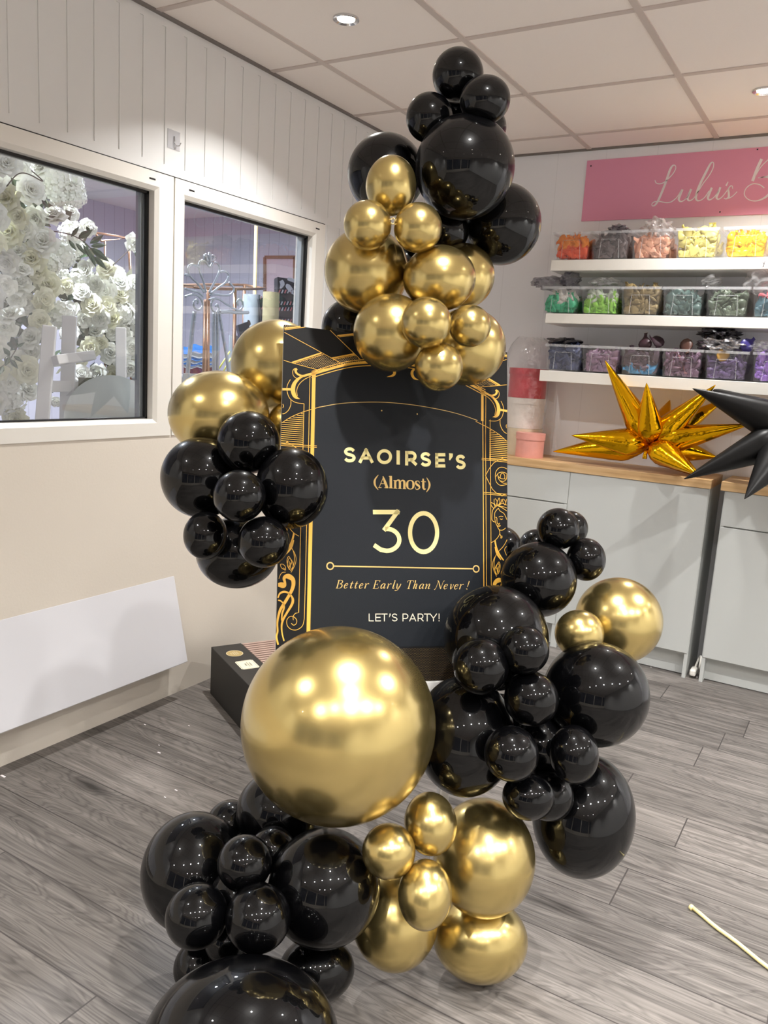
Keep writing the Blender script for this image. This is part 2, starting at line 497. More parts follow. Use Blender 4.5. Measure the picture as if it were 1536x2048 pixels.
# ceiling downlights
for i, (x, y) in enumerate(DOWNLIGHT_SPOTS):
    seen = {0: 'recessed chrome ceiling downlight over the left wall, above the garland', 1: 'recessed ceiling downlight at the right edge, above the pink sign'}
    t = thing('downlight', seen.get(i, 'recessed ceiling downlight behind the photographer, out of the picture'), 'ceiling light', (x, y, ZC), 'recessed downlights in the tiled ceiling')
    Mx = Matrix.Translation((x, y, ZC))
    b = MB(); b.lathe([(0.044, 0.0), (0.044, -0.006), (0.040, -0.008), (0.030, -0.003), (0.029, 0.012)], 32, Mx); b.build('rim', M_chrome, t, True, sharp=40)
    b = MB(); b.lathe([(0.0295, -0.0015), (0.0001, -0.0025)], 28, Mx); b.build('lens', M_lamp, t)
    ld = bpy.data.lights.new('downlight_lamp', 'AREA'); ld.shape = 'DISK'; ld.size = 0.055; ld.energy = DOWNLIGHT_W_NEAR_WALLS.get(i, DOWNLIGHT_W); ld.color = DOWNLIGHT_COLOR; ld.spread = radians(DOWNLIGHT_SPREAD)
    lo = bpy.data.objects.new('downlight_lamp', ld); COL.objects.link(lo); lo.location = (x, y, ZC - 0.012)

# ------------------------------------------------------------------ the store room behind the windows
SX0, SY0, SY1 = -5.4, -0.6, 5.2
b = MB(); b.box((SX0 - T, SY0 - T, -0.06), (XL - T, SY1 + T, 0)); struct(b.build('floor_store', M_floor))
b = MB(); b.box((SX0 - T, SY0 - T, ZC), (XL - T, SY1 + T, ZC + .06)); struct(b.build('ceiling_store', M_ceil))
b = MB(); b.box((SX0 - T, SY1, -0.06), (XL, SY1 + T, ZC)); struct(b.build('wall_store_back', M_store))
b = MB(); b.box((XL - T, YB + T, -0.06), (XL, SY1 + T, ZC)); struct(b.build('wall_store_end', M_storey))
b = MB(); b.box((SX0 - T, SY0 - T, -0.06), (SX0, SY1, ZC)); struct(b.build('wall_store_side', M_storey))
b = MB(); b.box((SX0, SY0 - T, -0.06), (XL - T, SY0, ZC)); struct(b.build('wall_store_front', M_store))
for (x, y) in ((-3.35, 2.1), (-3.2, 3.3), (-4.2, 3.6)):
    t = thing('downlight', 'ceiling downlight in the store room behind the window', 'ceiling light', (x, y, ZC), 'recessed downlights in the store room')
    b = MB(); b.lathe([(0.06, 0.0), (0.055, -0.008), (0.001, -0.009)], 24, Matrix.Translation((x, y, ZC))); b.build('lens', M_lamp, t)
    ld = bpy.data.lights.new('store_lamp', 'AREA'); ld.shape = 'DISK'; ld.size = 0.12; ld.energy = STORE_W; ld.color = STORE_COLOR; ld.spread = radians(170)
    lo = bpy.data.objects.new('store_lamp', ld); COL.objects.link(lo); lo.location = (x, y, ZC - 0.02)

# ------------------------------------------------------------------ left wall: panel, hook
t = thing('wall_flap_panel', 'long white panel leaning out from the left wall below the window', 'panel', (XL, 1.2, 0.16))
b = MB()
top, bot = Vector((XL + 0.004, 0, 0.500)), Vector((-2.172, 0, 0.162))
n_ = Vector((bot.z - top.z, 0, -(bot.x - top.x))).normalized(); n_ = n_ if n_.x > 0 else -n_
q = [top, bot, bot - n_ * .018, top - n_ * .0]
v = [Vector((p.x, y, p.z)) for y in (0.1, 2.217) for p in (top, bot, bot - n_ * .016, top + Vector((-.004, 0, -.02)))]
b.mesh(v, [(0, 1, 2, 3), (7, 6, 5, 4), (0, 4, 5, 1), (1, 5, 6, 2), (2, 6, 7, 3), (3, 7, 4, 0)])
b.build('panel', M_heater, t, bevel=.003)
for y in (0.5, 1.9):
    b = MB(); b.box((XL, y - .02, .22), (-2.20, y + .02, .25)); b.build('bracket', M_heater, t)
hp = at_x(347, 280, XL)
t = thing('adhesive_hook', 'clear square adhesive hook stuck on the white cladding', 'hook', hp)
b = MB(); b.box((XL, hp.y - .030, hp.z - .032), (XL + .003, hp.y + .030, hp.z + .032)); b.build('pad', M_hookpad, t, bevel=.006)
b = MB(); b.tube([(XL + .004, hp.y, hp.z + .012), (XL + .006, hp.y, hp.z - .010), (XL + .010, hp.y + .004, hp.z - .020), (XL + .018, hp.y + .012, hp.z - .018), (XL + .02, hp.y + .016, hp.z - .008)], .0022, 8)
b.build('hook', M_chrome, t, True)

# ------------------------------------------------------------------ back wall: cabinets, worktops, shelves, sign
CY = 3.845
CTZ = 0.946


def door(t, x0, x1, z0, z1, name):
    b = MB(); b.box((x0 + .0015, CY, z0 + .0015), (x1 - .0015, CY + .016, z1 - .0015)); return b.build(name, M_cab, t, bevel=.0012)


def cabinet(x0, x1, label, fronts):
    t = thing('base_cabinet', label, 'cabinet', ((x0 + x1) / 2, CY, 0), 'white base cabinets along the back wall')
    b = MB(); b.box((x0 + .016, CY + .017, .11), (x1 - .016, YB - .002, .904)); b.build('carcass', M_cab, t)
    for xa in (x0, x1 - .016):
        b = MB(); b.box((xa, CY + .004, 0), (xa + .016, YB - .002, .904)); b.build('side_panel', M_cab, t)
    b = MB(); b.box((x0 + .016, CY + .05, .004), (x1 - .016, CY + .066, .118)); b.build('plinth', M_cab, t)
    for (a, c, z0, z1, nm) in fronts: door(t, a, c, z0, z1, nm)
    return t


cabinet(-1.86, -1.225, 'white base cabinet with a shallow top drawer, behind the black sign', [(-1.86, -1.225, .745, .905, 'drawer'), (-1.86, -1.225, .12, .742, 'door')])
cabinet(-1.225, -0.575, 'wide plain white base cabinet under the gold star, left of the dark gap', [(-1.225, -.577, .12, .905, 'door')])
cabinet(-0.513, 0.40, 'white base cabinet right of the dark gap, with a top drawer', [(-.511, .40, .745, .905, 'drawer'), (-.511, .40, .12, .742, 'door')])
b = MB(); b.box((-1.88, CY - .006, .905), (-.572, YB - .001, CTZ)); tag(b.build('worktop', M_oak, bevel=.002), 'oak worktop carrying the gold star and round boxes', 'worktop', 'oak worktops on the base cabinets')
b = MB(); b.box((-.530, CY - .006, .905), (.45, YB - .001, CTZ)); tag(b.build('worktop', M_oak, bevel=.002), 'oak worktop right of the gap, under the black star', 'worktop', 'oak worktops on the base cabinets')
t = thing('extension_lead', 'white cable plug lying in the gap between cabinets', 'cable', (-.545, CY + .04, 0))
b = MB(); b.box((-.560, CY + .015, .012), (-.532, CY + .075, .045)); b.build('plug', M_upvc, t, bevel=.008)
b = MB(); b.tube(spline([(-.546, CY + .07, .035), (-.535, CY + .09, .085), (-.523, CY + .06, .10), (-.521, CY + .04, .06), (-.522, CY + .10, .02)], 8), .005, 8); b.build('cord', M_upvc, t, True)

for z0, z1, xs, lab in ((1.871, 1.922, -1.447, 'top white floating shelf, just below the pink sign'), (1.621, 1.668, -1.450, 'middle white floating shelf of three'), (1.337, 1.391, -1.452, 'lowest white floating shelf, above the gold star')):
    b = MB(); b.box((xs, 3.898, z0), (.62, YB, z1)); tag(b.build('wall_shelf', M_shelf, bevel=.002), lab, 'shelf', 'floating shelves on the back wall')

t = thing('shop_sign', 'pink shop sign board with white script lettering on the back wall', 'sign', (-.1, YB, 2.29))
b = MB(); b.box((-1.402, YB - .006, 2.147), (1.0, YB, 2.438)); b.build('board', M_pink, t)


def ribbon(b, pts, to3, nrm, scale=1.0, m=0, closed=False):
    """pts: (x, y, width) in drawing units; to3 maps x, y to a point on the printed face"""
    P = [Vector((p[0], p[1])) for p in pts]; W = [p[2] * scale / 2 for p in pts]; k = len(P)
    Lf, Rt = [], []
    for i in range(k):
        a = P[(i - 1) % k] if (closed or i) else P[i]; c = P[(i + 1) % k] if (closed or i < k - 1) else P[i]
        d = c - a
        if d.length < 1e-9: d = Vector((1, 0))
        d.normalize(); nn = Vector((-d.y, d.x)); ww = W[i]
        if (closed or 0 < i < k - 1):
            e1 = (P[i] - a); e2 = (c - P[i])
            if e1.length > 1e-9 and e2.length > 1e-9:
                cs = max(.45, sqrt(max(0, (1 + e1.normalized().dot(e2.normalized())) / 2))); ww /= cs
        Lf.append(P[i] + nn * ww); Rt.append(P[i] - nn * ww)
    n0 = len(b.v)
    for a, c in zip(Lf, Rt): b.v.append(tuple(to3(a.x, a.y) + nrm)); b.v.append(tuple(to3(c.x, c.y) + nrm))
    for i in range(k if closed else k - 1):
        j = (i + 1) % k
        b.f.append((n0 + 2 * i, n0 + 2 * i + 1, n0 + 2 * j + 1, n0 + 2 * j)); b.mi.append(m)


SGN = lambda x, y: at_y(1290 + x * .16016, 300 + y * .16016, YB - .0066)
b = MB(); o_ = Vector((0, 0, 0))
LULU = [
    [(125, 378, 12), (140, 412, 12), (185, 422, 13), (240, 403, 13), (300, 350, 13), (350, 295, 13), (382, 235, 12), (378, 196, 12), (350, 192, 18), (318, 235, 26), (290, 310, 28), (255, 415, 28), (205, 540, 28), (165, 630, 26), (128, 685, 20), (95, 698, 12), (86, 675, 10), (115, 648, 12), (180, 642, 13), (260, 657, 13), (325, 648, 13), (385, 605, 12)],
    [(385, 605, 10), (420, 560, 12), (450, 510, 14)],
    [(468, 492, 26), (440, 560, 28), (422, 612, 28), (442, 643, 18), (485, 630, 12), (530, 585, 12), (560, 530, 12)],
    [(577, 487, 26), (548, 555, 28), (532, 605, 28), (552, 632, 18), (600, 610, 12), (660, 525, 12), (725, 420, 12), (800, 320, 12), (848, 230, 12), (858, 170, 12), (842, 152, 14), (815, 175, 22), (765, 270, 28), (700, 400, 30), (655, 510, 30), (636, 590, 28), (652, 630, 20), (700, 625, 12), (750, 585, 12), (800, 510, 12)],
    [(835, 470, 26), (803, 545, 28), (785, 598, 28), (805, 622, 18), (850, 600, 12), (890, 555, 12), (915, 510, 12)],
    [(942, 464, 26), (912, 540, 28), (893, 590, 28), (915, 614, 18), (960, 588, 12), (1015, 520, 12), (1062, 455, 12), (1088, 450, 12), (1095, 484, 12)],
    [(1062, 452, 12), (1042, 490, 20), (1046, 540, 26), (1044, 588, 24), (1012, 610, 14), (985, 600, 12)],
    [(1040, 606, 10), (1095, 575, 11), (1150, 520, 11)],
    [(1038, 396, 10), (1012, 448, 22)],
    [(1457, 112, 36), (1400, 235, 36), (1343, 388, 36)],
    [(1375, 335, 10), (1430, 235, 12), (1490, 165, 12), (1560, 112, 16), (1640, 110, 26), (1672, 170, 32), (1625, 268, 28), (1530, 325, 14), (1410, 348, 10)],
    [(1440, 344, 10), (1530, 340, 20), (1600, 395, 32), (1590, 495, 34), (1510, 585, 26), (1400, 634, 14), (1300, 622, 12), (1242, 560, 12), (1262, 480, 12), (1340, 424, 12), (1430, 432, 13), (1490, 475, 15)],
]
for s_ in LULU: ribbon(b, spline(s_, 6), SGN, o_)
b.build('lettering', M_white, t)
for (px, py) in ((1182, 332), (1515, 299), (1440, 424)):
    p = at_y(px, py, YB - .006); b = MB(); b.box((p.x - .003, p.y - .002, p.z - .003), (p.x + .003, p.y, p.z + .003)); b.build('screw', M_gasket, t)
# small logo card on the top shelf edge
cp = at_y(1524, 525, 3.8978)
t = thing('logo_card', 'small white card with a grey tree logo stuck on the top shelf edge', 'card', cp)
b = MB(); b.box((cp.x - .024, 3.8965, 1.873), (cp.x + .04, 3.8979, 1.921)); b.build('card', M_white, t)
b = MB(); TR = lambda x, y: Vector((cp.x + .008 + x * .001, 3.8962, 1.898 + y * .001))
for s_ in ([(0, -18, 4), (1, -8, 4), (2, 2, 3), (6, 8, 2)], [(1, -6, 3), (-6, 4, 2)], spline([(-12, -4, 1.6), (-14, 6, 1.6), (-6, 15, 1.6), (6, 15, 1.6), (13, 8, 1.6), (12, -3, 1.6), (5, -9, 1.6)], 5), [(-3, -20, 2), (-1, -14, 3)]): ribbon(b, s_, TR, o_)
b.build('logo', M_trim_dk, t)

# ------------------------------------------------------------------ storage bins with uninflated balloons
def bin_proto():
    r = bpy.data.objects.new('storage_bin', None); COL.objects.link(r); r.empty_display_size = .05
    H, w0, w1, d0, d1 = .128, .080, .0905, .118, .130          # half sizes at floor and rim; origin at front bottom centre
    b = MB()

    def ring(hw, hd, z): return [Vector((x, .130 + y, z)) for x, y in ((-hw, -hd), (hw, -hd), (hw, hd), (-hw, hd))]
    A, B2 = ring(w0, d0, .003), ring(w1, d1, H)
    a, c = ring(w0 - .002, d0 - .002, .006), ring(w1 - .002, d1 - .002, H)
    for i in range(4):
        j = (i + 1) % 4
        b.face([A[i], A[j], B2[j], B2[i]]); b.face([a[j], a[i], c[i], c[j]])
    b.face(A[::-1]); b.face(a)
    b.build('tub', M_bin, r)
    b = MB()
    o1, o2 = ring(w1 + .003, d1 + .003, H - .010), ring(w1 + .003, d1 + .003, H + .002)
    i1, i2 = ring(w1 - .0025, d1 - .0025, H - .010), ring(w1 - .0025, d1 - .0025, H + .002)
    for i in range(4):
        j = (i + 1) % 4
        b.face([o1[i], o1[j], o2[j], o2[i]]); b.face([o2[i], o2[j], i2[j], i2[i]]); b.face([i2[i], i2[j], i1[j], i1[i]])
    b.build('rim', M_binrim, r)
    b = MB()

    def fr(x, z): return Vector((x, .130 - (d0 + (d1 - d0) * z / H) - .0012, z))
    b.tube([fr(-.047, .004), fr(-.041, .092), fr(.041, .092), fr(.047, .004)], .0014, 5)
    b.build('front_recess', M_binrim, r)
    return r


LATEX = {}


def latex(c):
    if c not in LATEX: LATEX[c] = mat('latex_%d' % len(LATEX), c, 0.42, vary=.10, vary_scale=30)
    return LATEX[c]


def limp_balloon(b, c, L_, rnd, m):
    """one uninflated balloon: flat pear with a neck, bent and randomly turned"""
    n = 10; prof = [(0, .0), (.06, .30), (.2, .46), (.38, .50), (.55, .40), (.68, .22), (.78, .13), (.95, .11), (1.0, .16)]
    Mr = Quaternion(Vector((rnd.uniform(-1, 1), rnd.uniform(-1, 1), rnd.uniform(-1, 1))).normalized(), rnd.uniform(0, 2 * pi)).to_matrix()
    base = len(b.v); bend = rnd.uniform(-1.0, 1.0); fl = rnd.uniform(.18, .5)
    for (t, r) in prof:
        for j in range(n):
            a = 2 * pi * j / n
            x = r * .75 * cos(a) * (1 + .12 * sin(3 * a + bend * 5)); y = r * fl * sin(a) + bend * (t - .4) ** 2
            p = Mr @ Vector((x, y, t - .45)) * L_
            b.v.append(tuple(c + p))
    for i in range(len(prof) - 1):
        for j in range(n):
            b.f.append((base + i * n + j, base + i * n + (j + 1) % n, base + (i + 1) * n + (j + 1) % n, base + (i + 1) * n + j)); b.mi.append(m)


def heap(cx, z0, fill, cols, label, seed, n=115, layers=None):
    rnd = random.Random(seed); b = MB(); mats = [latex(c) for c in cols]
    for i in range(n):
        h = rnd.random() ** .9
        z = .012 + h * (fill - .018)
        hw = .080 + .0105 * z / .128 - .019; hd = .118 + .012 * z / .128 - .019
        y = rnd.uniform(-hd, hd) if rnd.random() > .55 else -hd + rnd.random() * .02
        p = Vector((cx + rnd.uniform(-hw, hw), 3.902 + .130 + y, z0 + max(z, .022)))
        if layers: m = min(len(cols) - 1, sum(1 for q in layers if h > q))
        else: m = rnd.choice([0] * 5 + list(range(len(cols))))
        limp_balloon(b, p, rnd.uniform(.055, .085), rnd, m)
    o = b.build('balloon_heap', mats, None, True)
    # nothing pokes through the tub or the shelf
    for v in o.data.vertices:
        zz = min(max(v.co.z - z0, .0075), fill + .03); hw = .0758 + .0105 * zz / .128; hd = .1135 + .012 * zz / .128
        v.co = (max(cx - hw, min(cx + hw, v.co.x)), max(4.032 - hd, min(4.032 + hd, v.co.y)), z0 + zz)
    tag(o, label, 'balloons', 'heaps of uninflated balloons in the storage bins', 'stuff')
    return o


def crumple(name, c, s, seed, m, label, cat='bag', group=None, rough=.45, sub=4, zmin=None):
    """loose crumpled film: a closed faceted skin with sharp folds and a gathered top"""
    rnd = random.Random(seed); bm = bmesh.new(); bmesh.ops.create_icosphere(bm, subdivisions=sub, radius=1.0)
    dirs = [(Vector((rnd.gauss(0, 1), rnd.gauss(0, 1), rnd.gauss(0, 1))).normalized(), rnd.uniform(3, 9), rnd.uniform(0, 6)) for _ in range(9)]
    for v in bm.verts:
        d = v.co.normalized(); f = 0
        for (k, w, ph) in dirs: f += abs(sin(d.dot(k) * w + ph)) - .5
        r = 1 + rough * f / 4.0
        v.co = Vector((d.x * r * s[0], d.y * r * s[1], d.z * r * s[2])) + Vector(c)
        if zmin is not None and v.co.z < zmin: v.co.z = zmin
    me = bpy.data.meshes.new(name); bm.to_mesh(me); bm.free(); me.materials.append(m)
    o = bpy.data.objects.new(name, me); COL.objects.link(o)
    return tag(o, label, cat, group)


BIN0 = bin_proto()
M_bagdark = film('grey_film', (92, 88, 104), .40, 1.6, .15, .7, 30)
M_bagblk = film('black_film', (26, 24, 30), .88, 1.6, .15, .7, 30)
M_bagprint = film('printed_film', (215, 208, 205), .35, 1.6, .12, .7, 30)
M_silver = mat('silver_foil', (196, 196, 200), .2, .9, bump=.6, bump_scale=35)
BINS = [
    (1.922, [(-1.357, 'orange and red-orange', [(236, 92, 48), (240, 140, 40), (222, 70, 40)], .105, 'first bin from the left on the top shelf', [.7]),
             (-1.170, 'dusky grey-brown', [(98, 84, 84), (112, 96, 96), (84, 72, 74)], .112, 'second bin on the top shelf', None),
             (-.978, 'peach', [(226, 164, 134), (236, 178, 150), (212, 150, 122)], .09, 'third bin on the top shelf', None),
             (-.780, 'pale lemon', [(228, 216, 124), (236, 226, 144), (214, 200, 112)], .124, 'fourth bin on the top shelf', None),
             (-.577, 'bright yellow', [(250, 200, 24), (244, 186, 14), (252, 214, 60)], .092, 'fifth bin on the top shelf, below the sign lettering', None),
             (-.380, 'amber', [(226, 170, 80), (236, 190, 110)], .10, 'last visible bin at the right end of the top shelf', None)]),
    (1.668, [(-1.386, 'emerald green', [(44, 160, 112), (60, 176, 128), (210, 206, 200)], .085, 'first bin on the middle shelf', [.5, .86]),
             (-1.190, 'lime green', [(124, 188, 56), (142, 200, 76), (196, 206, 190)], .10, 'second bin on the middle shelf', [.35, .8]),
             (-.998, 'olive-brown', [(134, 116, 76), (150, 132, 90), (116, 100, 66)], .122, 'third bin on the middle shelf', None),
             (-.807, 'dark sea-green', [(76, 98, 94), (90, 112, 106), (64, 84, 82)], .098, 'fourth bin on the middle shelf', None),
             (-.618, 'grey-green', [(88, 100, 84), (102, 114, 98), (72, 84, 70)], .104, 'fifth bin on the middle shelf', None),
             (-.424, 'teal and pink', [(66, 96, 108), (80, 110, 120), (226, 120, 130)], .105, 'last visible bin of the middle shelf', [.5, .85])]),
    (1.391, [(-1.343, 'navy blue', [(58, 66, 100), (66, 74, 110), (48, 54, 84)], .118, 'first bin on the lowest shelf', None),
             (-1.158, 'dusty mauve', [(140, 110, 136), (156, 122, 148), (122, 96, 122)], .10, 'second bin on the lowest shelf', None),
             (-.968, 'plum with a blue layer', [(54, 128, 176), (92, 72, 86), (80, 62, 76)], .112, 'third bin on the lowest shelf', [.28, .6]),
             (-.779, 'mauve and brick', [(116, 88, 110), (140, 92, 100), (104, 78, 104)], .105, 'fourth bin on the lowest shelf', None),
             (-.588, 'deep purple', [(98, 78, 122), (110, 90, 136), (86, 68, 108)], .092, 'fifth bin on the lowest shelf, right of the gold star', None),
             (-.389, 'bright lilac', [(150, 110, 200), (170, 130, 216), (132, 94, 184)], .12, 'last visible bin of the lowest shelf', None)]),
]
first = True; k_ = 0
for (z, row) in BINS:
    for (x, cname, cols, fill, where, layers) in row:
        t = BIN0 if first else copy_tree(BIN0); first = False
        t.location = (x, 3.902, z)
        tag(t, 'clear bin of %s balloons, %s' % (cname, where.split(',')[0].replace(' from the left', '')), 'storage bin', 'clear storage bins on the wall shelves')
        heap(x, z, fill, cols, 'heap of uninflated %s balloons' % cname + ' in the ' + where.split(',')[0], 100 + k_, layers=layers)
        k_ += 1
# bags and loose bits spilling over the rims
g_ = 'plastic bags on top of the bins'
for (px, py, sx, sz, m, lab, cat, sd, up) in (
    (1316, 462, .052, .040, M_bagprint, 'clear bag with dark print sticking up from the peach bin', 'bag', 1, .02),
    (1237, 462, .035, .018, M_bagdark, 'grey plastic bag tip above the dusky grey-brown bin', 'bag', 2, 0),
    (1098, 566, .060, .022, M_bagdark, 'grey plastic bag lying over the emerald bin, middle shelf left', 'bag', 3, 0),
    (1140, 560, .034, .030, M_bagdark, 'upright grey bag at the right of the emerald bin', 'bag', 4, 0),
    (1212, 566, .050, .018, M_bag, 'clear bag above the lime green bin', 'bag', 5, 0),
    (1424, 566, .030, .022, M_bag, 'clear bag tip above the grey-green bin', 'bag', 6, 0),
    (1522, 566, .050, .040, M_bag, 'large clear bag above the teal and pink bin', 'bag', 7, 0),
    (1128, 683, .066, .014, M_bagblk, 'dark bag spread over the navy bin', 'bag', 8, 0),
    (1440, 668, .060, .026, M_bagblk, 'black bag on top of the deep purple bin', 'bag', 10, 0),
    (1446, 690, .075, .026, M_silver, 'crumpled silver foil bag in the deep purple bin', 'bag', 11, 0),
    (1524, 694, .04, .020, M_bag, 'clear bag above the bright lilac bin', 'bag', 12, 0)):
    p = at_y(px, py, 3.96)
    crumple('plastic_bag', p, (sx, .05, sz), sd, m, lab, cat, g_, .9)
rnd = random.Random(5)
for (px, py, col, lab) in ((1290, 685, (58, 36, 44), 'limp dark maroon balloon draped over the blue and plum bin'), (1312, 683, (50, 30, 40), 'second limp maroon balloon over the blue and plum bin, on the right'),
                           (1375, 694, (84, 56, 48), 'small brown limp balloon tip above the mauve and brick bin'), (1497, 688, (56, 48, 120), 'limp indigo balloon hanging between the two purple bins'),
                           (1448, 708, (226, 178, 84), 'limp golden yellow balloon in the silver foil bag')):
    b = MB(); limp_balloon(b, at_y(px, py, 3.93), .085, rnd, 0)
    tag(b.build('limp_balloon', latex(col), None, True), lab, 'balloon', 'limp balloons over the lowest shelf bins')

# ------------------------------------------------------------------ round hat boxes on the worktop
def hat_box(label, c, r, h, lidh, rgb, grp='stacked round boxes on the worktop'):
    m = latex(rgb)
    t = thing('round_box', label, 'box', c, grp)
    Mx = Matrix.Translation(c)
    b = MB(); b.lathe([(.0005, .001), (r * .985, 0), (r * .985, h - lidh + .004), (.0005, h - lidh + .003)], 48, Mx); b.build('body', m, t, True, sharp=35)
    b = MB(); b.lathe([(r + .0005, h - lidh), (r + .0025, h - lidh), (r + .0025, h), (.0005, h)], 48, Mx); b.build('lid', m, t, True, sharp=35)


hx, hy = -1.567, 4.045
hat_box('cream patterned round box at the bottom of the wrapped stack', (hx, hy, .946), .098, .140, .035, (216, 200, 168))
hat_box('white round box in the middle of the wrapped stack', (hx, hy, 1.087), .099, .156, .030, (228, 220, 212))
hat_box('red round box on top of the wrapped stack', (hx, hy, 1.244), .099, .152, .033, (186, 34, 52))
pb = at_y(1060, 890, 3.94)
hat_box('small salmon pink round box in front of the wrapped stack', (pb.x, 3.94, .946), .073, .125, .034, (226, 158, 146), 'round boxes on the worktop')
b = MB()                                                        # cellophane wrap round the stack, gathered above it
rnd = random.Random(3); nn = 40
for (z, r, j) in ((.950, .108, .003), (1.05, .108, .004), (1.10, .106, .004), (1.2, .108, .004), (1.30, .107, .004), (1.40, .109, .004), (1.46, .115, .012), (1.52, .095, .02), (1.555, .06, .02)):
    for i in range(nn):
        a = 2 * pi * i / nn; rr = r + rnd.uniform(0, j) + .002 * sin(9 * a + z * 30)
        b.v.append((hx + rr * cos(a), min(YB - .003, hy + rr * sin(a)), z + rnd.uniform(-.004, .004)))
for i in range(8):
    for j in range(nn): b.f.append((i * nn + j, i * nn + (j + 1) % nn, (i + 1) * nn + (j + 1) % nn, (i + 1) * nn + j)); b.mi.append(0)
p0 = Vector((hx + .105, hy - .03, 1.25))
b.face([p0, p0 + Vector((.06, .0, -.02)), p0 + Vector((.10, .01, -.30)), p0 + Vector((.015, 0, -.298))])
tag(b.build('cellophane_wrap', M_cello, None, True), 'clear cellophane wrapped round the stack of red, white and cream boxes', 'wrap')

# ------------------------------------------------------------------ foil starburst balloons
def starburst(name, label, C, tips, rmax, m, seed, wr=.06):
    t = thing(name, label, 'balloon', C)
    rnd = random.Random(seed); C = Vector(C)
    for (px, py, Y) in tips:
        tip = at_y(px, py, Y) if not isinstance(px, Vector) else px
        d = tip - C; L_ = d.length; Q = Vector((0, 0, 1)).rotation_difference(d.normalized()).to_matrix().to_4x4()
        Mx = Matrix.Translation(C) @ Q; b = MB(); n = 28; base = 0; ph = rnd.uniform(0, 6)
        ts = [.02, .06, .10, .14, .18, .22, .26, .30, .34, .4, .48, .56, .64, .72, .8, .88, .94, .98, 1.0]
        prof = []
        for tt in ts:
            r = rmax * (sin(min(1, tt / .30) * pi / 2) ** .75 if tt < .30 else ((1 - tt) / .70) ** .92)
            for j in range(n):
                a = 2 * pi * j / n
                w = 1 + (wr * max(0, 1 - tt / .5)) * (sin(11 * a + ph + tt * 30) * .6 + rnd.uniform(-.6, .6)) + .05 * cos(2 * (a - ph))
                # two welded seams, as flat little fins
                seam = .10 * max(0, cos(a - ph)) ** 30 + .10 * max(0, -cos(a - ph)) ** 30
                rr = r * (w + seam) + .0012
                b.v.append(tuple(Mx @ Vector((rr * cos(a), rr * sin(a), tt * L_))))
        for i in range(len(ts) - 1):
            for j in range(n): b.f.append((i * n + j, i * n + (j + 1) % n, (i + 1) * n + (j + 1) % n, (i + 1) * n + j)); b.mi.append(0)
        b.f.append(tuple((len(ts) - 1) * n + j for j in range(n))); b.mi.append(0)
        b.build('spike', m, t, True)
    return t


gc = at_y(1302, 888, 3.90)
gt = starburst('starburst_balloon', 'shiny gold foil starburst balloon with long spikes on the oak worktop', gc,
          [(1210, 721, 3.845), (1293, 766, 3.76), (1431, 770, 3.86), (1450, 798, 4.06), (1502, 848, 3.86), (1394, 949, 3.72), (1143, 871, 3.80), (1106, 903, 3.93), (1436, 915, 4.03), (1340, 800, 4.10), (1405, 955, 3.98)], .062, M_foil, 4, .10)
b = MB(); q = at_y(1291, 905, 3.84); b.tube([gc + Vector((0, -.03, -.03)), q, q + Vector((0, -.004, -.03))], [.012, .009, .012], 8); b.build('valve_tail', M_foil, gt, True)
bc = at_y(1592, 862, 3.72)
starburst('starburst_balloon', 'matt black foil starburst balloon at the right edge, over the worktop', bc,
          [(1385, 777, 3.60), (1368, 958, 3.50), (1489, 998, 3.42), (1404, 772, 3.95), (Vector(bc) + Vector((.33, -.05, .12)), 0, 0), (Vector(bc) + Vector((.16, -.1, .33)), 0, 0), (Vector(bc) + Vector((.22, -.22, -.16)), 0, 0), (Vector(bc) + Vector((.2, .25, -.06)), 0, 0), (Vector(bc) + Vector((.02, .3, .06)), 0, 0)], .073, M_foilblk, 9, .03)

# ------------------------------------------------------------------ black gift box on the floor behind the sign
A = Vector((-2.150, 2.323, 0)); U = Vector((.877, -.479, 0)).normalized(); Vv = Vector((.479, .877, 0))
Mb = Matrix(((U.x, Vv.x, 0, A.x), (U.y, Vv.y, 0, A.y), (0, 0, 1, 0), (0, 0, 0, 1)))
t = thing('gift_box', 'long black card box with two stickers and a ribbed top, on the floor', 'box', A)
b = MB(); b.box((0, 0, 0), (.62, .36, .192), 0, Mb); b.box((0, 0, .192), (.62, .127, .2), 0, Mb); b.build('body', M_boxblk, t, bevel=.002)
b = MB()
for i in range(27): b.box((.006 + i * .0225, .129, .192), (.006 + i * .0225 + .013, .358, .1995), 0, Mb)
b.build('ribbed_top', M_rib, t)
M_sticker = mat('gold_sticker', (178, 154, 96), .4); M_sticker2 = mat('cream_sticker', (236, 230, 204), .5); M_stext = mat('sticker_print', (70, 68, 60), .6)
b = MB(); pts = [Mb @ Vector((.105 + .034 * cos(a), .062 + .034 * sin(a), .2006)) for a in [2 * pi * i / 40 for i in range(40)]]; b.face(pts)
st = b.build('round_sticker', M_sticker, t)
b = MB(); zz = Vector((0, 0, 0))
SX = lambda x, y: Mb @ Vector((.105 + x * .001, .062 + y * .001, .2009))
ribbon(b, [(32 * cos(2 * pi * i / 40), 32 * sin(2 * pi * i / 40), 1.6) for i in range(40)], SX, zz, closed=True)
for (y, x0, x1) in ((11, -14, 14), (3, -20, 19), (-5, -15, 17), (-14, -9, 9)):
    x = x0
    while x < x1: ribbon(b, [(x, y - 2.4, 1.1), (x + 1.2, y + 2.4, 1.1)], SX, zz); x += 3.0
b.build('sticker_print', M_sticker2, st)
b = MB(); hw, hh, ch = .044, .036, .007
b.face([Mb @ Vector((.235 + x, .066 + y, .2006)) for x, y in ((-hw + ch, -hh), (hw - ch, -hh), (hw, -hh + ch), (hw, hh - ch), (hw - ch, hh), (-hw + ch, hh), (-hw, hh - ch), (-hw, -hh + ch))])
st = b.build('card_sticker', M_sticker2, t)
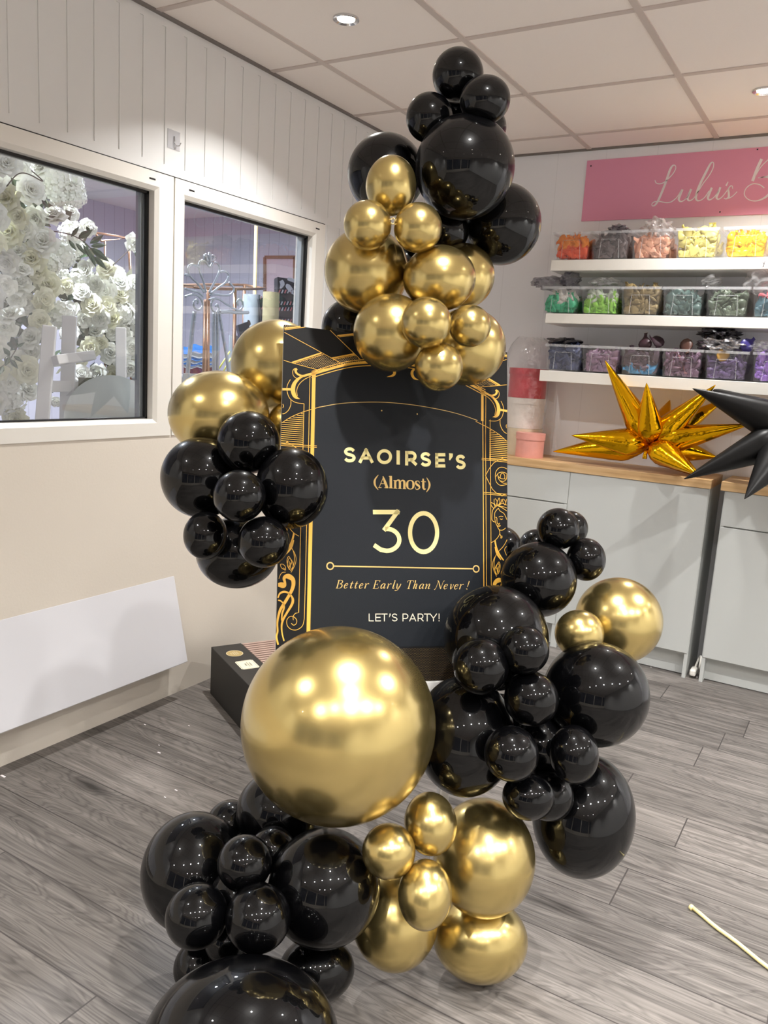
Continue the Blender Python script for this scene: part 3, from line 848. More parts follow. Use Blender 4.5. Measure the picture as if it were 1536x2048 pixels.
b = MB(); SX2 = lambda x, y: Mb @ Vector((.235 + x * .001, .066 + y * .001, .2009))
ribbon(b, [(x, y, 1.0) for x, y in ((-36, -31), (36, -31), (39, -28), (39, 28), (36, 31), (-36, 31), (-39, 28), (-39, -28))], SX2, zz, closed=True)
for (y, x0, x1) in ((14, -16, 16), (4, -22, 22), (-6, -12, 12)): ribbon(b, [(x0 + (x1 - x0) * i / 14, y + 3.4 * sin(i * 2.1), 1.4) for i in range(15)], SX2, zz)
b.build('sticker_print', M_stext, st)

# ------------------------------------------------------------------ bits on the floor
p, q = at_z(1383, 1815, .006), at_z(1540, 1937, .006)
t = thing('modelling_balloon', 'thin pale yellow uninflated modelling balloon on the floor, lower right', 'balloon', p)
M_pale = mat('pale_yellow_latex', (236, 220, 158), .45)
b = MB(); pts = [p + (q - p) * (i / 12) * 1.5 + Vector((.002 * sin(i), .003 * cos(i * 1.3), 0)) for i in range(13)]; b.tube(pts, .0052, 10); b.build('tube', M_pale, t, True)
b = MB(); b.tube([p - (q - p).normalized() * .004, p + (q - p).normalized() * .004], .0075, 10); b.build('lip', M_pale, t, True)
for i, (px, py, s_) in enumerate(((6, 1552, .008), (318, 1505, .005), (290, 1449, .003), (378, 1451, .003), (318, 1490, .002), (352, 1580, .004), (1394, 1354, .003), (1302, 1334, .003), (330, 1594, .003))):
    c = at_z(px, py, .0012)
    b = MB(); b.box((c.x - s_ * 1.3, c.y - s_ * .4, 0), (c.x + s_ * 1.3, c.y + s_ * .4, .0014))
    tag(b.build('paper_scrap', M_white, None), 'tiny white paper scrap on the grey floor', 'scrap', 'tiny white scraps on the floor')

# ------------------------------------------------------------------ the welcome sign (594 x 841 mm board) and its easel
BL = Vector((-1.06630713, 1.362215, 0.63307936 + 1.357))
BU = Vector((0.64131558, 0.76590627, -0.04584656)); BV = Vector((-0.17976653, 0.20807547, 0.96145129)); BN = Vector((0.74592112, -0.60835202, 0.27112636))
BL = Vector((-1.06630713, 1.362215, 0.63307936))
BW, BH = .594, .841


def bpt(a, c, d=0.0): return BL + BU * a + BV * c + BN * d


def loc2(x, y):
    """photo detail -> millimetre position on the printed face"""
    P = at_plane(x, y, BL, BN) - BL
    return P.dot(BU), P.dot(BV)


sign = thing('welcome_sign', 'tall black and gold party welcome sign leaning on an easel among balloons', 'sign', bpt(BW / 2, 0))
b = MB()
v = [bpt(0, 0), bpt(BW, 0), bpt(BW, BH), bpt(0, BH)]; w = [p - BN * .005 for p in v]
b.face(v, 0); b.face(w[::-1], 1)
for i in range(4): b.face([v[i], w[i], w[(i + 1) % 4], v[(i + 1) % 4]], 1)
b.build('board', [M_poster, M_edge], sign)


def crop(x0, y0, s): return lambda x, y: loc2(x0 + x * s, y0 + y * s)


cA = crop(540, 640, .12694); cB = crop(540, 1080, .10744); cC = crop(940, 860, .16611); cD = crop(960, 680, .11715); cE = crop(540, 620, .33854); cF = crop(540, 980, .33854)
cG = crop(660, 880, .19531); cH = crop(650, 1140, .20182)
MM = .00132                                                     # one photo pixel on the board, in metres


def L2(cr, pts): return [cr(*p) for p in pts]


class Ink:
    """flat print on the board face"""
    def __init__(s, name, m, d): s.b, s.name, s.m, s.d = MB(), name, m, d

    def line(s, pts, w, closed=False):
        # clip is by design: points stay on the board
        P = [(min(max(p[0], 0.0), BW), min(max(p[1], 0.0), BH), (p[2] if len(p) > 2 else w)) for p in pts]
        ribbon(s.b, P, lambda x, y: bpt(x, y, s.d), Vector((0, 0, 0)), closed=closed)

    def poly(s, pts): s.b.face([bpt(min(max(p[0], 0), BW), min(max(p[1], 0), BH), s.d) for p in pts])

    def done(s): return s.b.build(s.name, s.m, sign)


def mir(pts): return [(BW - p[0],) + tuple(p[1:]) for p in pts]


def sm(pts, n=8, closed=False): return spline(pts, n, closed)


# charcoal centre field under the arch
xl, xr = cE(262, 700)[0] - .004, cE(1255, 700)[0] + .002
archL = L2(cE, [(262, 372), (420, 345), (560, 333), (700, 325)])
mid = BW / 2
arch = sm([(xl, archL[0][1]), (xl + (mid - xl) * .45, archL[0][1] + .030), (mid, archL[0][1] + .040), (xr - (xr - mid) * .45, archL[0][1] + .030), (xr, archL[0][1])], 10)
ink = Ink('centre_field', M_panel, .0004)
low = cF(800, 925)[1]
ink.poly([(xl, low), (xr, low)] + arch[::-1]); ink.done()

g = Ink('gold_border', M_pgold, .0008)
# left frame: thick bar with fine lines, right frame: fine lines with a short thick bar
topY = archL[0][1]
barx0 = cA(690, 900)[0]; barx1 = cB(715, 1600)[0]
g.line([(barx0, topY), (barx1, 0.0)], .0088)
rx = cD(38, 1100)[0]
g.line([(rx, topY), (rx, cD(38, 1385)[1])], .0070)
thin = .0014
g.line(L2(cA, [(628, 880), (605, 2048)]) + L2(cB, [(650, 1000), (640, 1350)]) + sm(L2(cB, [(636, 1470), (600, 1600), (500, 1670), (400, 1665), (325, 1600), (310, 1500), (360, 1430), (430, 1425), (490, 1480), (490, 1550), (440, 1585), (395, 1550)])), thin)
g.line(L2(cA, [(535, 1320), (518, 2048)]) + L2(cB, [(562, 100), (532, 1350)]) + sm(L2(cB, [(470, 1365), (430, 1420), (432, 1490)])), thin)
g.line(L2(cD, [(45, 1385)]) + L2(cC, [(155, 300), (165, 1850)]) + [(cC(165, 1850)[0], .02)], .0022)
for x in (185, 242): g.line(L2(cC, [(x, 0), (x + 12, 1850)]) + [(cC(x + 12, 1850)[0], .02)], thin)
for x in (98, 172): g.line(L2(cD, [(x, 900 if x == 98 else 1360), (x - 8, 2048)]), thin)
# arch: thick upper stroke with a thin companion
full = sm([(xl - .006, topY - .004), (xl + (mid - xl) * .45, topY + .034), (mid, topY + .047), (xr - (xr - mid) * .45, topY + .034), (xr + .006, topY - .004)], 12)
g.line(full, .0062)
g.line([(p[0], p[1] - .0085) for p in full], .0018)
g.line([(p[0], p[1] + .0070) for p in full], .0014)
# corner scrolls
scroll = L2(cA, [(760, 800), (690, 838), (600, 862), (520, 882), (465, 870), (415, 835), (402, 790), (425, 770)])
wid = [.0062, .0060, .0054, .0050, .0046, .0050, .0060, .0050]
sc = sm([(p[0], p[1], w_) for p, w_ in zip(scroll, wid)])
horn = sm([(p[0], p[1], w_) for p, w_ in zip(L2(cA, [(520, 885), (450, 925), (385, 1000), (360, 1090), (375, 1170), (410, 1220), (470, 1245)]), [.004, .0060, .0085, .0105, .0100, .0070, .0005])])
fine = [sm(L2(cA, [(760, 825), (640, 885), (530, 945), (455, 1020), (420, 1110), (430, 1200)])), sm(L2(cA, [(490, 915), (420, 920), (370, 880), (355, 820), (375, 775), (410, 762)])),
        sm(L2(cA, [(320, 940), (280, 1010), (265, 1090), (290, 1200), (340, 1265), (420, 1305), (535, 1320)])), sm(L2(cA, [(328, 1265), (325, 1340), (290, 1420), (235, 1470), (195, 1480)])),
        sm(L2(cA, [(200, 1325), (212, 1355), (200, 1388)]))]
barT = L2(cA, [(195, 1092), (325, 1092)])
for f_ in (lambda q: q, mir):
    g.line(f_(sc), 0); g.line(f_(horn), 0); g.line(f_(barT), .0058)
    for l_ in fine: g.line(f_(l_), thin)
# crown curls at the middle of the arch
for ps in ([(640, 335), (700, 345), (733, 362), (728, 385), (690, 396)], [(890, 345), (850, 352), (838, 375), (850, 402), (878, 414)]):
    g.line(sm([(p[0], p[1], w_) for p, w_ in zip(L2(cE, ps), (.004, .005, .0075, .006, .0006))]), 0)
# upper art-deco facets
fac = [[(225, 195), (830, 525), (1200, 730)], [(215, 635), (330, 672), (800, 800)], [(945, 135), (1418, 620)], [(345, 672), (810, 520)], [(380, 685), (845, 540)], [(965, 605), (1330, 535)], [(990, 625), (1350, 555)],
       [(225, 135), (480, 90)], [(228, 158), (560, 100)], [(1060, 250), (1330, 220)], [(1090, 268), (1330, 240)], [(690, 800), (830, 775), (1190, 715), (1418, 690)], [(690, 800), (690, 880)]]
for i, l_ in enumerate(fac):
    for f_ in (lambda q: q, mir): g.line(f_(L2(cA, l_)), .0036 if i in (3, 5, 7, 9) else thin)
# horizontal hatching under the outer arcs
for f_ in (lambda q: q, mir):
    arc = sm(L2(cA, [(190, 1620), (330, 1530), (520, 1450), (720, 1390), (780, 1372)])); g.line(f_(arc), thin)
    x1 = cA(520, 1700)[0]; y0 = cA(190, 1600)[1]; y9 = cA(190, 1990)[1]
    for i in range(16):
        y = cA(520, 1480)[1] - i * .00485
        if y < y9: break
        xa = 0.0
        if i < 5: xa = x1 * (1 - (i + .6) / 5.4)
        g.line(f_([(xa, y), (x1, y)]), thin)
    for y in (1985, 2010): g.line(f_([(0, cA(600, y)[1]), (cA(735 if f_ is not mir else 655, y)[0], cA(735, y)[1])]), thin)
    # rose medallion
    med = L2(cC, [(442, 368), (400, 355), (388, 330), (375, 352), (335, 365), (280, 400), (268, 418), (240, 450), (205, 510), (185, 548), (205, 590), (240, 660), (255, 690), (268, 712), (320, 765), (370, 780), (383, 796), (400, 780), (442, 772)])
    g.line(f_(med), thin)
    for ring in ([(442, 470), (400, 450), (350, 455), (312, 500), (302, 560), (318, 630), (370, 668), (442, 655)], [(312, 560), (340, 520), (390, 508), (440, 525)], [(330, 530), (350, 600), (400, 640), (442, 640)], [(442, 530), (435, 590), (400, 620), (360, 610)],
                 [(340, 560), (370, 585), (425, 590)], [(362, 580), (368, 540), (388, 520), (415, 545), (415, 585)]): g.line(f_(sm(L2(cC, ring), 5)), thin)
    for y in (755, 775): g.line(f_(L2(cC, [(160, y - 5), (442, y + 18)])), thin)
    # muse line drawing
    for ln in ([(300, 1110), (268, 1090), (262, 1040), (275, 960), (320, 915), (345, 918), (390, 940), (442, 975)], [(340, 940), (300, 990), (296, 1040), (302, 1100), (322, 1150), (350, 1200), (390, 1205), (428, 1180)], [(340, 940), (360, 975), (410, 1010), (442, 1080)],
               [(305, 1050), (322, 1055)], [(345, 1048), (370, 1038), (398, 1045)], [(358, 1068), (375, 1076), (392, 1070)], [(322, 1060), (326, 1120), (345, 1130), (356, 1120)], [(330, 1150), (345, 1143), (366, 1152)], [(334, 1155), (345, 1166), (362, 1156)],
               [(352, 1205), (356, 1245), (335, 1290), (298, 1330), (248, 1360)], [(356, 1245), (372, 1285), (364, 1303)], [(380, 1270), (385, 1290), (375, 1305)],
               [(445, 1320), (400, 1400), (320, 1490), (290, 1580), (295, 1680), (325, 1745)], [(440, 1400), (415, 1440), (438, 1510)],
               [(248, 870), (255, 910), (285, 945)], [(248, 870), (290, 895), (300, 940)], [(290, 830), (290, 880), (310, 915)], [(300, 825), (325, 860), (312, 915)], [(350, 815), (325, 870), (330, 910)], [(350, 815), (358, 870), (335, 912)], [(372, 835), (378, 860), (350, 905)],
               [(390, 830), (395, 870), (420, 905)], [(400, 830), (425, 860), (425, 900)], [(440, 830), (430, 870), (425, 900)], [(345, 910), (385, 885), (442, 905)], [(345, 915), (400, 925), (442, 940)],
               [(330, 1690), (315, 1650), (345, 1588), (362, 1640), (345, 1710), (330, 1690)], [(340, 1640), (338, 1700)]): g.line(f_(sm(L2(cC, ln), 5)), .0014)
    g.line(f_(sm([(p[0], p[1], w_) for p, w_ in zip(L2(cC, [(298, 1330), (320, 1430), (360, 1510), (404, 1570)]), (.004, .0045, .004, .003))])), 0)
    # vine ornament near the foot
    V = lambda ps, ws: sm([(p[0], p[1], w_ * .001) for p, w_ in zip(L2(cB, ps), ws)])
    g.line(f_(V([(150, 835), (200, 835), (255, 840), (275, 790), (260, 720), (290, 680), (350, 680), (420, 730), (435, 820), (410, 920), (360, 1020), (270, 1170), (190, 1300), (150, 1440), (135, 1560), (140, 1700), (120, 1800), (150, 1950)], [8, 12, 12, 6, 7, 9, 12, 10, 9, 8, 7, 7, 6, 5, 4, 4, 4, 4])), 0)
    g.line(f_(V([(145, 1080), (180, 1000), (250, 965), (330, 980), (395, 1040), (425, 1120), (400, 1210), (310, 1360), (240, 1490), (215, 1600), (225, 1740), (260, 1880)], [3, 4, 5, 4, 4, 6, 6, 5, 5, 4, 3, 3])), 0)
    g.line(f_(V([(150, 1120), (200, 1135), (250, 1190), (260, 1260), (225, 1370), (215, 1500)], [3, 3, 3, 4, 4, 3])), 0)
    g.line(f_(V([(430, 0), (400, 120), (350, 200), (300, 260)], [5, 5, 4, 2])), 0)
    for ln in ([(390, 145), (450, 230), (485, 350), (460, 470), (390, 605)], [(360, 555), (325, 480), (330, 400), (360, 340), (410, 390), (430, 480), (400, 590)], [(375, 420), (380, 490), (362, 555)], [(285, 565), (215, 520), (195, 455), (245, 455), (285, 500), (290, 560)], [(245, 515), (275, 545)], [(165, 720), (190, 650), (230, 605), (290, 598)]):
        g.line(f_(sm(L2(cB, ln), 5)), .0013)
g.done()

# dotted bands
dots = Ink('dotted_pattern', M_pcream, .0007)


def inside(p, poly):
    c = False; k = len(poly)
    for i in range(k):
        a, e = poly[i], poly[(i + 1) % k]
        if (a[1] > p[1]) != (e[1] > p[1]) and p[0] < (e[0] - a[0]) * (p[1] - a[1]) / (e[1] - a[1]) + a[0]: c = not c
    return c


def dotfill(poly, pitch=.0042, s_=.00105):
    xs = [p[0] for p in poly]; ys = [p[1] for p in poly]; r = 0; y = min(ys)
    while y < max(ys):
        x = min(xs) + (pitch / 2 if r % 2 else 0)
        while x < max(xs):
            if inside((x, y), poly) and 0.002 < x < BW - .002:
                dots.poly([(x - s_, y - s_ * .7), (x + s_, y - s_ * .7), (x, y + s_ * 1.1)])
            x += pitch
        y += pitch * .72; r += 1


for f_ in (lambda q: q, mir):
    dotfill(f_(L2(cA, [(400, 683), (845, 545), (1140, 715), (780, 775)])))
    dotfill(f_(L2(cA, [(1000, 625), (1345, 560), (1440, 660), (1190, 705)])))
    dotfill(f_([(0, cA(228, 130)[1]), (0, BH - .001), (cA(440, 90)[0], BH - .001)]))
dotfill([(xl - .002, low - .002), (xl - .002, .001), (BW - .14, .001), (BW - .14, low - .002)], .0040, .0005)
dots.m = M_pgold2; dots.done()

# thin arc and two dots inside the field, divider with rings
f2 = Ink('divider_lines', M_pgold2, .0009)
f2.line(sm(L2(cE, [(288, 575), (400, 555), (520, 546), (680, 546), (850, 562), (1020, 592), (1130, 620), (1225, 653)])), .0015)
for (x, y) in ((659, 595), (869, 615)):
    c = cE(x, y); f2.poly([(c[0] + .0018 * cos(2 * pi * i / 12), c[1] + .0018 * sin(2 * pi * i / 12)) for i in range(12)])
ca, cb_ = cF(355, 449), cF(1217, 466)
for c in (ca, cb_): f2.line([(c[0] + .0080 * cos(2 * pi * i / 32), c[1] + .0080 * sin(2 * pi * i / 32)) for i in range(32)], .0030, True)
f2.line([(ca[0] + .008, ca[1]), (cb_[0] - .008, cb_[1])], .0030)
f2.done()

# ---- lettering
ARC = lambda cx_, cy_, rx_, ry_, a0, a1, n=24: [(cx_ + rx_ * cos(radians(a0 + (a1 - a0) * i / n)), cy_ + ry_ * sin(radians(a0 + (a1 - a0) * i / n))) for i in range(n + 1)]
SANS = {
    'S': [sm([(.94, .82), (.76, .95), (.5, 1), (.2, .94), (.05, .76), (.2, .59), (.5, .51), (.82, .42), (.97, .25), (.82, .06), (.5, 0), (.22, .04), (.02, .17)], 6)],
    'A': [[(0, 0), (.5, 1)], [(.5, 1), (1, 0)], [(.18, .30), (.82, .30)]],
    'I': [[(.5, 0), (.5, 1)]],
    'R': [[(0, 0), (0, 1)], [(0, 1), (.5, 1)] + ARC(.55, .68, .42, .32, 90, -90, 14) + [(0, .36)], [(.52, .36), (1, 0)]],
    'E': [[(0, 0), (0, 1)], [(0, 1), (1, 1)], [(0, .51), (.9, .51)], [(0, 0), (1, 0)]],
    'L': [[(0, 1), (0, 0)], [(0, 0), (1, 0)]],
    'T': [[(0, 1), (1, 1)], [(.5, 1), (.5, 0)]],
    'P': [[(0, 0), (0, 1)], [(0, 1), (.5, 1)] + ARC(.55, .67, .45, .33, 90, -90, 14) + [(0, .34)]],
    'Y': [[(0, 1), (.5, .38)], [(1, 1), (.5, .38)], [(.5, .40), (.5, 0)]],
    '3': [[(.06, 1), (.92, 1)], [(.92, 1), (.45, .57)], [(.45, .57)] + ARC(.5, .285, .5, .285, 78, -90, 18) + [(.28, .03), (.02, .15)]],
}
OVAL = ARC(.5, .5, .5, .5, 0, 360, 40)[:-1]


def sans(ink, ch, cr, x0, x1, yb0, yt0, wpx):
    """ch set in the box x0..x1, baseline yb0, cap line yt0 (in drawing units of cr); stroke wpx units"""
    h = wpx / 2
    mp = lambda u, v_: cr(x0 + h + u * (x1 - x0 - wpx), yb0 - h - v_ * (yb0 - yt0 - wpx))
    o0, o1 = cr(x0, yb0), cr(x0 + wpx, yb0); w = sqrt((o0[0] - o1[0]) ** 2 + (o0[1] - o1[1]) ** 2)
    if ch in 'O0': ink.line([mp(*p) for p in OVAL], w, True); return
    if ch == "'": ink.line([cr(x0 + (x1 - x0) * .62, yt0) + (w * 1.25,), cr(x0 + (x1 - x0) * .62, yt0 + (yb0 - yt0) * .18) + (w * 1.15,), cr(x0 + (x1 - x0) * .25, yt0 + (yb0 - yt0) * .47) + (w * .35,)], w); return
    if ch == '!':
        c = (x0 + x1) / 2; ink.line([cr(c, yt0), cr(c, yb0 - (yb0 - yt0) * .28)], w); ink.line([cr(c, yb0 - wpx * 1.2), cr(c, yb0)], w * 1.2); return
    for s_ in SANS[ch]:
        P = [mp(*p) for p in s_]
        if len(P) == 2:                                         # square the ends
            d = Vector((P[1][0] - P[0][0], P[1][1] - P[0][1])).normalized() * (w / 2)
            P = [(P[0][0] - d.x, P[0][1] - d.y), (P[1][0] + d.x, P[1][1] + d.y)]
        ink.line(P, w)


tx = Ink('name_lettering', M_ppale, .0009)
for (ch, x0, x1, yb, yt, w) in (('S', 138, 264, 229, 76, 31), ('A', 290, 446, 235, 88, 31), ('O', 479, 634, 247, 95, 31), ('I', 678, 716, 251, 108, 34), ('R', 768, 888, 260, 115, 31), ('S', 922, 1036, 272, 126, 30), ('E', 1076, 1180, 281, 136, 31), ("'", 1213, 1252, 284, 138, 32), ('S', 1283, 1390, 299, 152, 30)):
    if ch == 'A': sans(tx, ch, cG, x0 + 4, x1 - 4, yb, yt, w)
    else: sans(tx, ch, cG, x0, x1, yb, yt, w)
tx.done()
tx = Ink('number_lettering', M_ppale, .0009)
sans(tx, '3', cF, 598, 776, 372, 118, 25); sans(tx, '0', cF, 814, 999, 378, 125, 25); tx.done()
tx = Ink('party_lettering', M_pcream, .0009)
for (ch, x0, x1) in (('L', 432, 482), ('E', 497, 553), ('T', 556, 618), ("'", 630, 652), ('S', 660, 718), ('P', 767, 824), ('A', 834, 902), ('R', 917, 975), ('T', 980, 1042), ('Y', 1038, 1108), ('!', 1118, 1140)):
    sans(tx, ch, cH, x0, x1, 508, 432, 8.5)
tx.done()
px2 = lambda w, s_=.19531: w * s_ * MM
tx = Ink('almost_lettering', M_pgold2, .0009)
AL = [[(494, 358, 5), (464, 398, 14), (455, 432, 20), (463, 470, 15), (492, 510, 5)],
      [(502, 486, 5), (548, 376, 6)], [(541, 372, 10), (562, 430, 24), (583, 490, 26)], [(517, 447, 5), (566, 449, 5)], [(494, 487, 6), (526, 488, 6)], [(556, 489, 6), (594, 491, 6)],
      [(621, 368, 24), (622, 490, 24)], [(601, 373, 6), (622, 371, 6)], [(601, 490, 6), (642, 493, 6)],
      [(667, 412, 22), (667, 494, 22)], [(649, 416, 6), (667, 414, 6)], [(648, 494, 6), (687, 496, 6)], [(672, 432, 5), (688, 413, 10), (704, 414, 16), (714, 432, 22), (714, 496, 22)], [(697, 497, 6), (731, 498, 6)], [(718, 434, 5), (734, 416, 10), (750, 417, 16), (760, 434, 22), (760, 498, 22)], [(744, 499, 6), (778, 500, 6)],
      [(821, 413, 6), (845, 425, 14), (854, 458, 24), (845, 492, 14), (821, 503, 6), (796, 491, 14), (788, 457, 24), (797, 424, 14), (821, 413, 6)],
      [(914, 446, 5), (910, 426, 7), (893, 420, 8), (876, 430, 14), (884, 452, 20), (908, 470, 20), (915, 490, 14), (898, 505, 8), (878, 503, 6), (870, 480, 5)],
      [(952, 396, 14), (954, 440, 22), (954, 485, 22), (964, 504, 14), (980, 500, 5)], [(932, 425, 7), (980, 429, 7)],
      [(988, 386, 5), (1010, 425, 14), (1018, 460, 20), (1009, 498, 15), (986, 534, 5)]]
for s_ in AL:
    P = [cG(p[0], p[1]) + (px2(p[2]) * 1.02,) for p in s_]
    tx.line(sm(P, 5) if len(P) > 2 else P, 0)
tx.done()
# slanted italic line: glyphs on a unit em (x-height .62), thick/thin strokes
IT = {
    'B': (.62, [[(.12, 0, 1), (.12, 1, 1)], [(0, 0, .3), (.3, 0, .3)], [(0, 1, .3), (.35, 1, .3), (.55, .88, .8), (.52, .65, .7), (.3, .53, .3)], [(.3, .53, .3), (.55, .48, .6), (.63, .27, 1), (.5, .04, .5), (.25, 0, .3)]]),
    'e': (.46, [[(.05, .30, .3), (.3, .36, .4), (.40, .50, .5), (.30, .61, .4), (.12, .5, .8), (.06, .25, 1), (.14, .03, .7), (.3, .03, .35), (.42, .16, .3)]]),
    't': (.34, [[(.18, .86, .6), (.14, .5, 1), (.12, .15, 1), (.18, .01, .5), (.34, .12, .3)], [(0, .61, .3), (.34, .61, .3)]]),
    'r': (.42, [[(.02, .55, .3), (.12, .60, .6), (.12, .3, 1), (.10, 0, 1)], [(.12, .35, .3), (.24, .56, .35), (.36, .60, .8), (.38, .54, .9)]]),
    'E': (.60, [[(.12, 0, 1), (.12, 1, 1)], [(0, 0, .3), (.55, 0, .35), (.60, .22, .4)], [(0, 1, .3), (.56, 1, .35), (.56, .80, .4)], [(.12, .52, .3), (.42, .52, .3)], [(.42, .62, .4), (.42, .40, .4)]]),
    'a': (.50, [[(.38, .60, .4), (.2, .60, .5), (.06, .36, 1), (.08, .08, 1), (.18, .02, .5), (.34, .25, .3), (.40, .5, .3)], [(.42, .60, 1), (.38, .2, 1), (.42, .02, .6), (.54, .14, .3)]]),
    'l': (.30, [[(.06, .98, .4), (.14, 1, .6), (.12, .5, 1), (.10, .12, 1), (.16, .01, .5), (.30, .12, .3)]]),
    'y': (.50, [[(.02, .55, .3), (.10, .60, .6), (.12, .3, 1), (.16, .04, .8), (.28, .12, .3), (.42, .42, .4)], [(.46, .60, .9), (.40, .2, .6), (.26, -.15, .5), (.06, -.24, .5), (.03, -.18, .9)]]),
    'T': (.70, [[(.33, 0, 1), (.33, 1, 1)], [(.18, 0, .3), (.5, 0, .3)], [(0, .78, .4), (.06, 1, .4), (.70, 1, .35), (.68, .8, .4)]]),
    'h': (.50, [[(.04, .98, .4), (.12, 1, .7), (.12, .4, 1), (.10, 0, 1)], [(.12, .30, .3), (.28, .57, .4), (.40, .58, .7), (.38, .3, 1), (.36, .06, .9), (.44, .02, .4), (.52, .12, .3)]]),
    'n': (.52, [[(.0, .55, .3), (.10, .60, .7), (.12, .3, 1), (.10, 0, 1)], [(.12, .30, .3), (.28, .57, .4), (.40, .58, .7), (.38, .3, 1), (.36, .06, .9), (.44, .02, .4), (.54, .12, .3)]]),
    'N': (.80, [[(.0, -.02, .9), (.06, -.04, .5), (.14, .2, .35), (.2, .98, .35)], [(.08, 1, .3), (.2, 1, .5), (.42, .5, 1), (.64, .0, 1)], [(.64, 0, .35), (.68, .6, .35), (.72, .96, .35), (.82, 1, .7)]]),
    'v': (.46, [[(.02, .56, .3), (.10, .60, .7), (.14, .3, 1), (.18, .02, .8), (.32, .2, .35), (.42, .45, .4), (.38, .60, .8)]]),
    '!': (.20, [[(.12, 1, 1), (.08, .28, .4)], [(.07, .07, 1.3), (.07, 0, 1.3)]]),
}
tx = Ink('motto_lettering', M_pgold2, .0009)
for (ch, x0, wd) in (('B', 106, 54), ('e', 180, 40), ('t', 238, 30), ('t', 284, 30), ('e', 330, 40), ('r', 382, 42), ('E', 472, 52), ('a', 544, 46), ('r', 606, 40), ('l', 660, 26), ('y', 694, 48), ('T', 798, 58), ('h', 866, 40), ('a', 926, 46), ('n', 984, 52), ('N', 1082, 78), ('e', 1168, 40), ('v', 1228, 36), ('e', 1272, 40), ('r', 1322, 38), ('!', 1396, 18)):
    adv, strokes = IT[ch]; sx = wd / adv
    for s_ in strokes:
        P = []
        for (u, v_, w_) in sm(s_, 5) if len(s_) > 2 else s_:
            X = x0 + u * sx + v_ * 22; Y = 181 + (x0 - 100) * .0075 - v_ * 80
            P.append(cH(X, Y) + (max(.32, w_) * .0024,))
        tx.line(P, 0)
tx.done()

# white wooden easel behind the sign
ez = thing('display_easel', 'white wooden easel carrying the black and gold sign', 'easel', bpt(.3, 0) * 1.0)
b = MB(); a_, c_ = bpt(.10, -.012, -.012), bpt(.50, -.012, -.012); b.beam(a_, c_, .035, .022, BV); b.build('ledge', M_easel, ez, bevel=.002)
for u_ in (.14, .46):
    top_ = bpt(u_, .30, -.028); foot = bpt(u_, -.02, -.035); foot = Vector((foot.x - .02, foot.y + .02, .0))
    b = MB(); b.beam(top_, bpt(u_, -.02, -.030), .028, .020, BN); b.beam(bpt(u_, -.0, -.030), foot, .028, .020, BN); b.build('leg', M_easel, ez, bevel=.002)
b = MB(); b.beam(bpt(.30, .30, -.03), Vector((-1.20, 2.02, 0)), .028, .020, BN); b.build('leg', M_easel, ez, bevel=.002)
b = MB(); b.beam(bpt(.12, .27, -.03), bpt(.48, .27, -.03), .03, .018, BV); b.build('crossbar', M_easel, ez, bevel=.002)

# ------------------------------------------------------------------ the balloon garland
def balloon_mesh(name, m, a, r, knot=True):
    """smooth latex balloon body, a the half height along +Z, r the radius"""
    b = MB(); prof = []
    for i in range(41):
        t = pi * i / 40
        rr, z = r * sin(t), a * cos(t)
        prof.append((max(rr, .0004), z))
    b.lathe(prof, 64)
    return b.build(name, m, None, True)


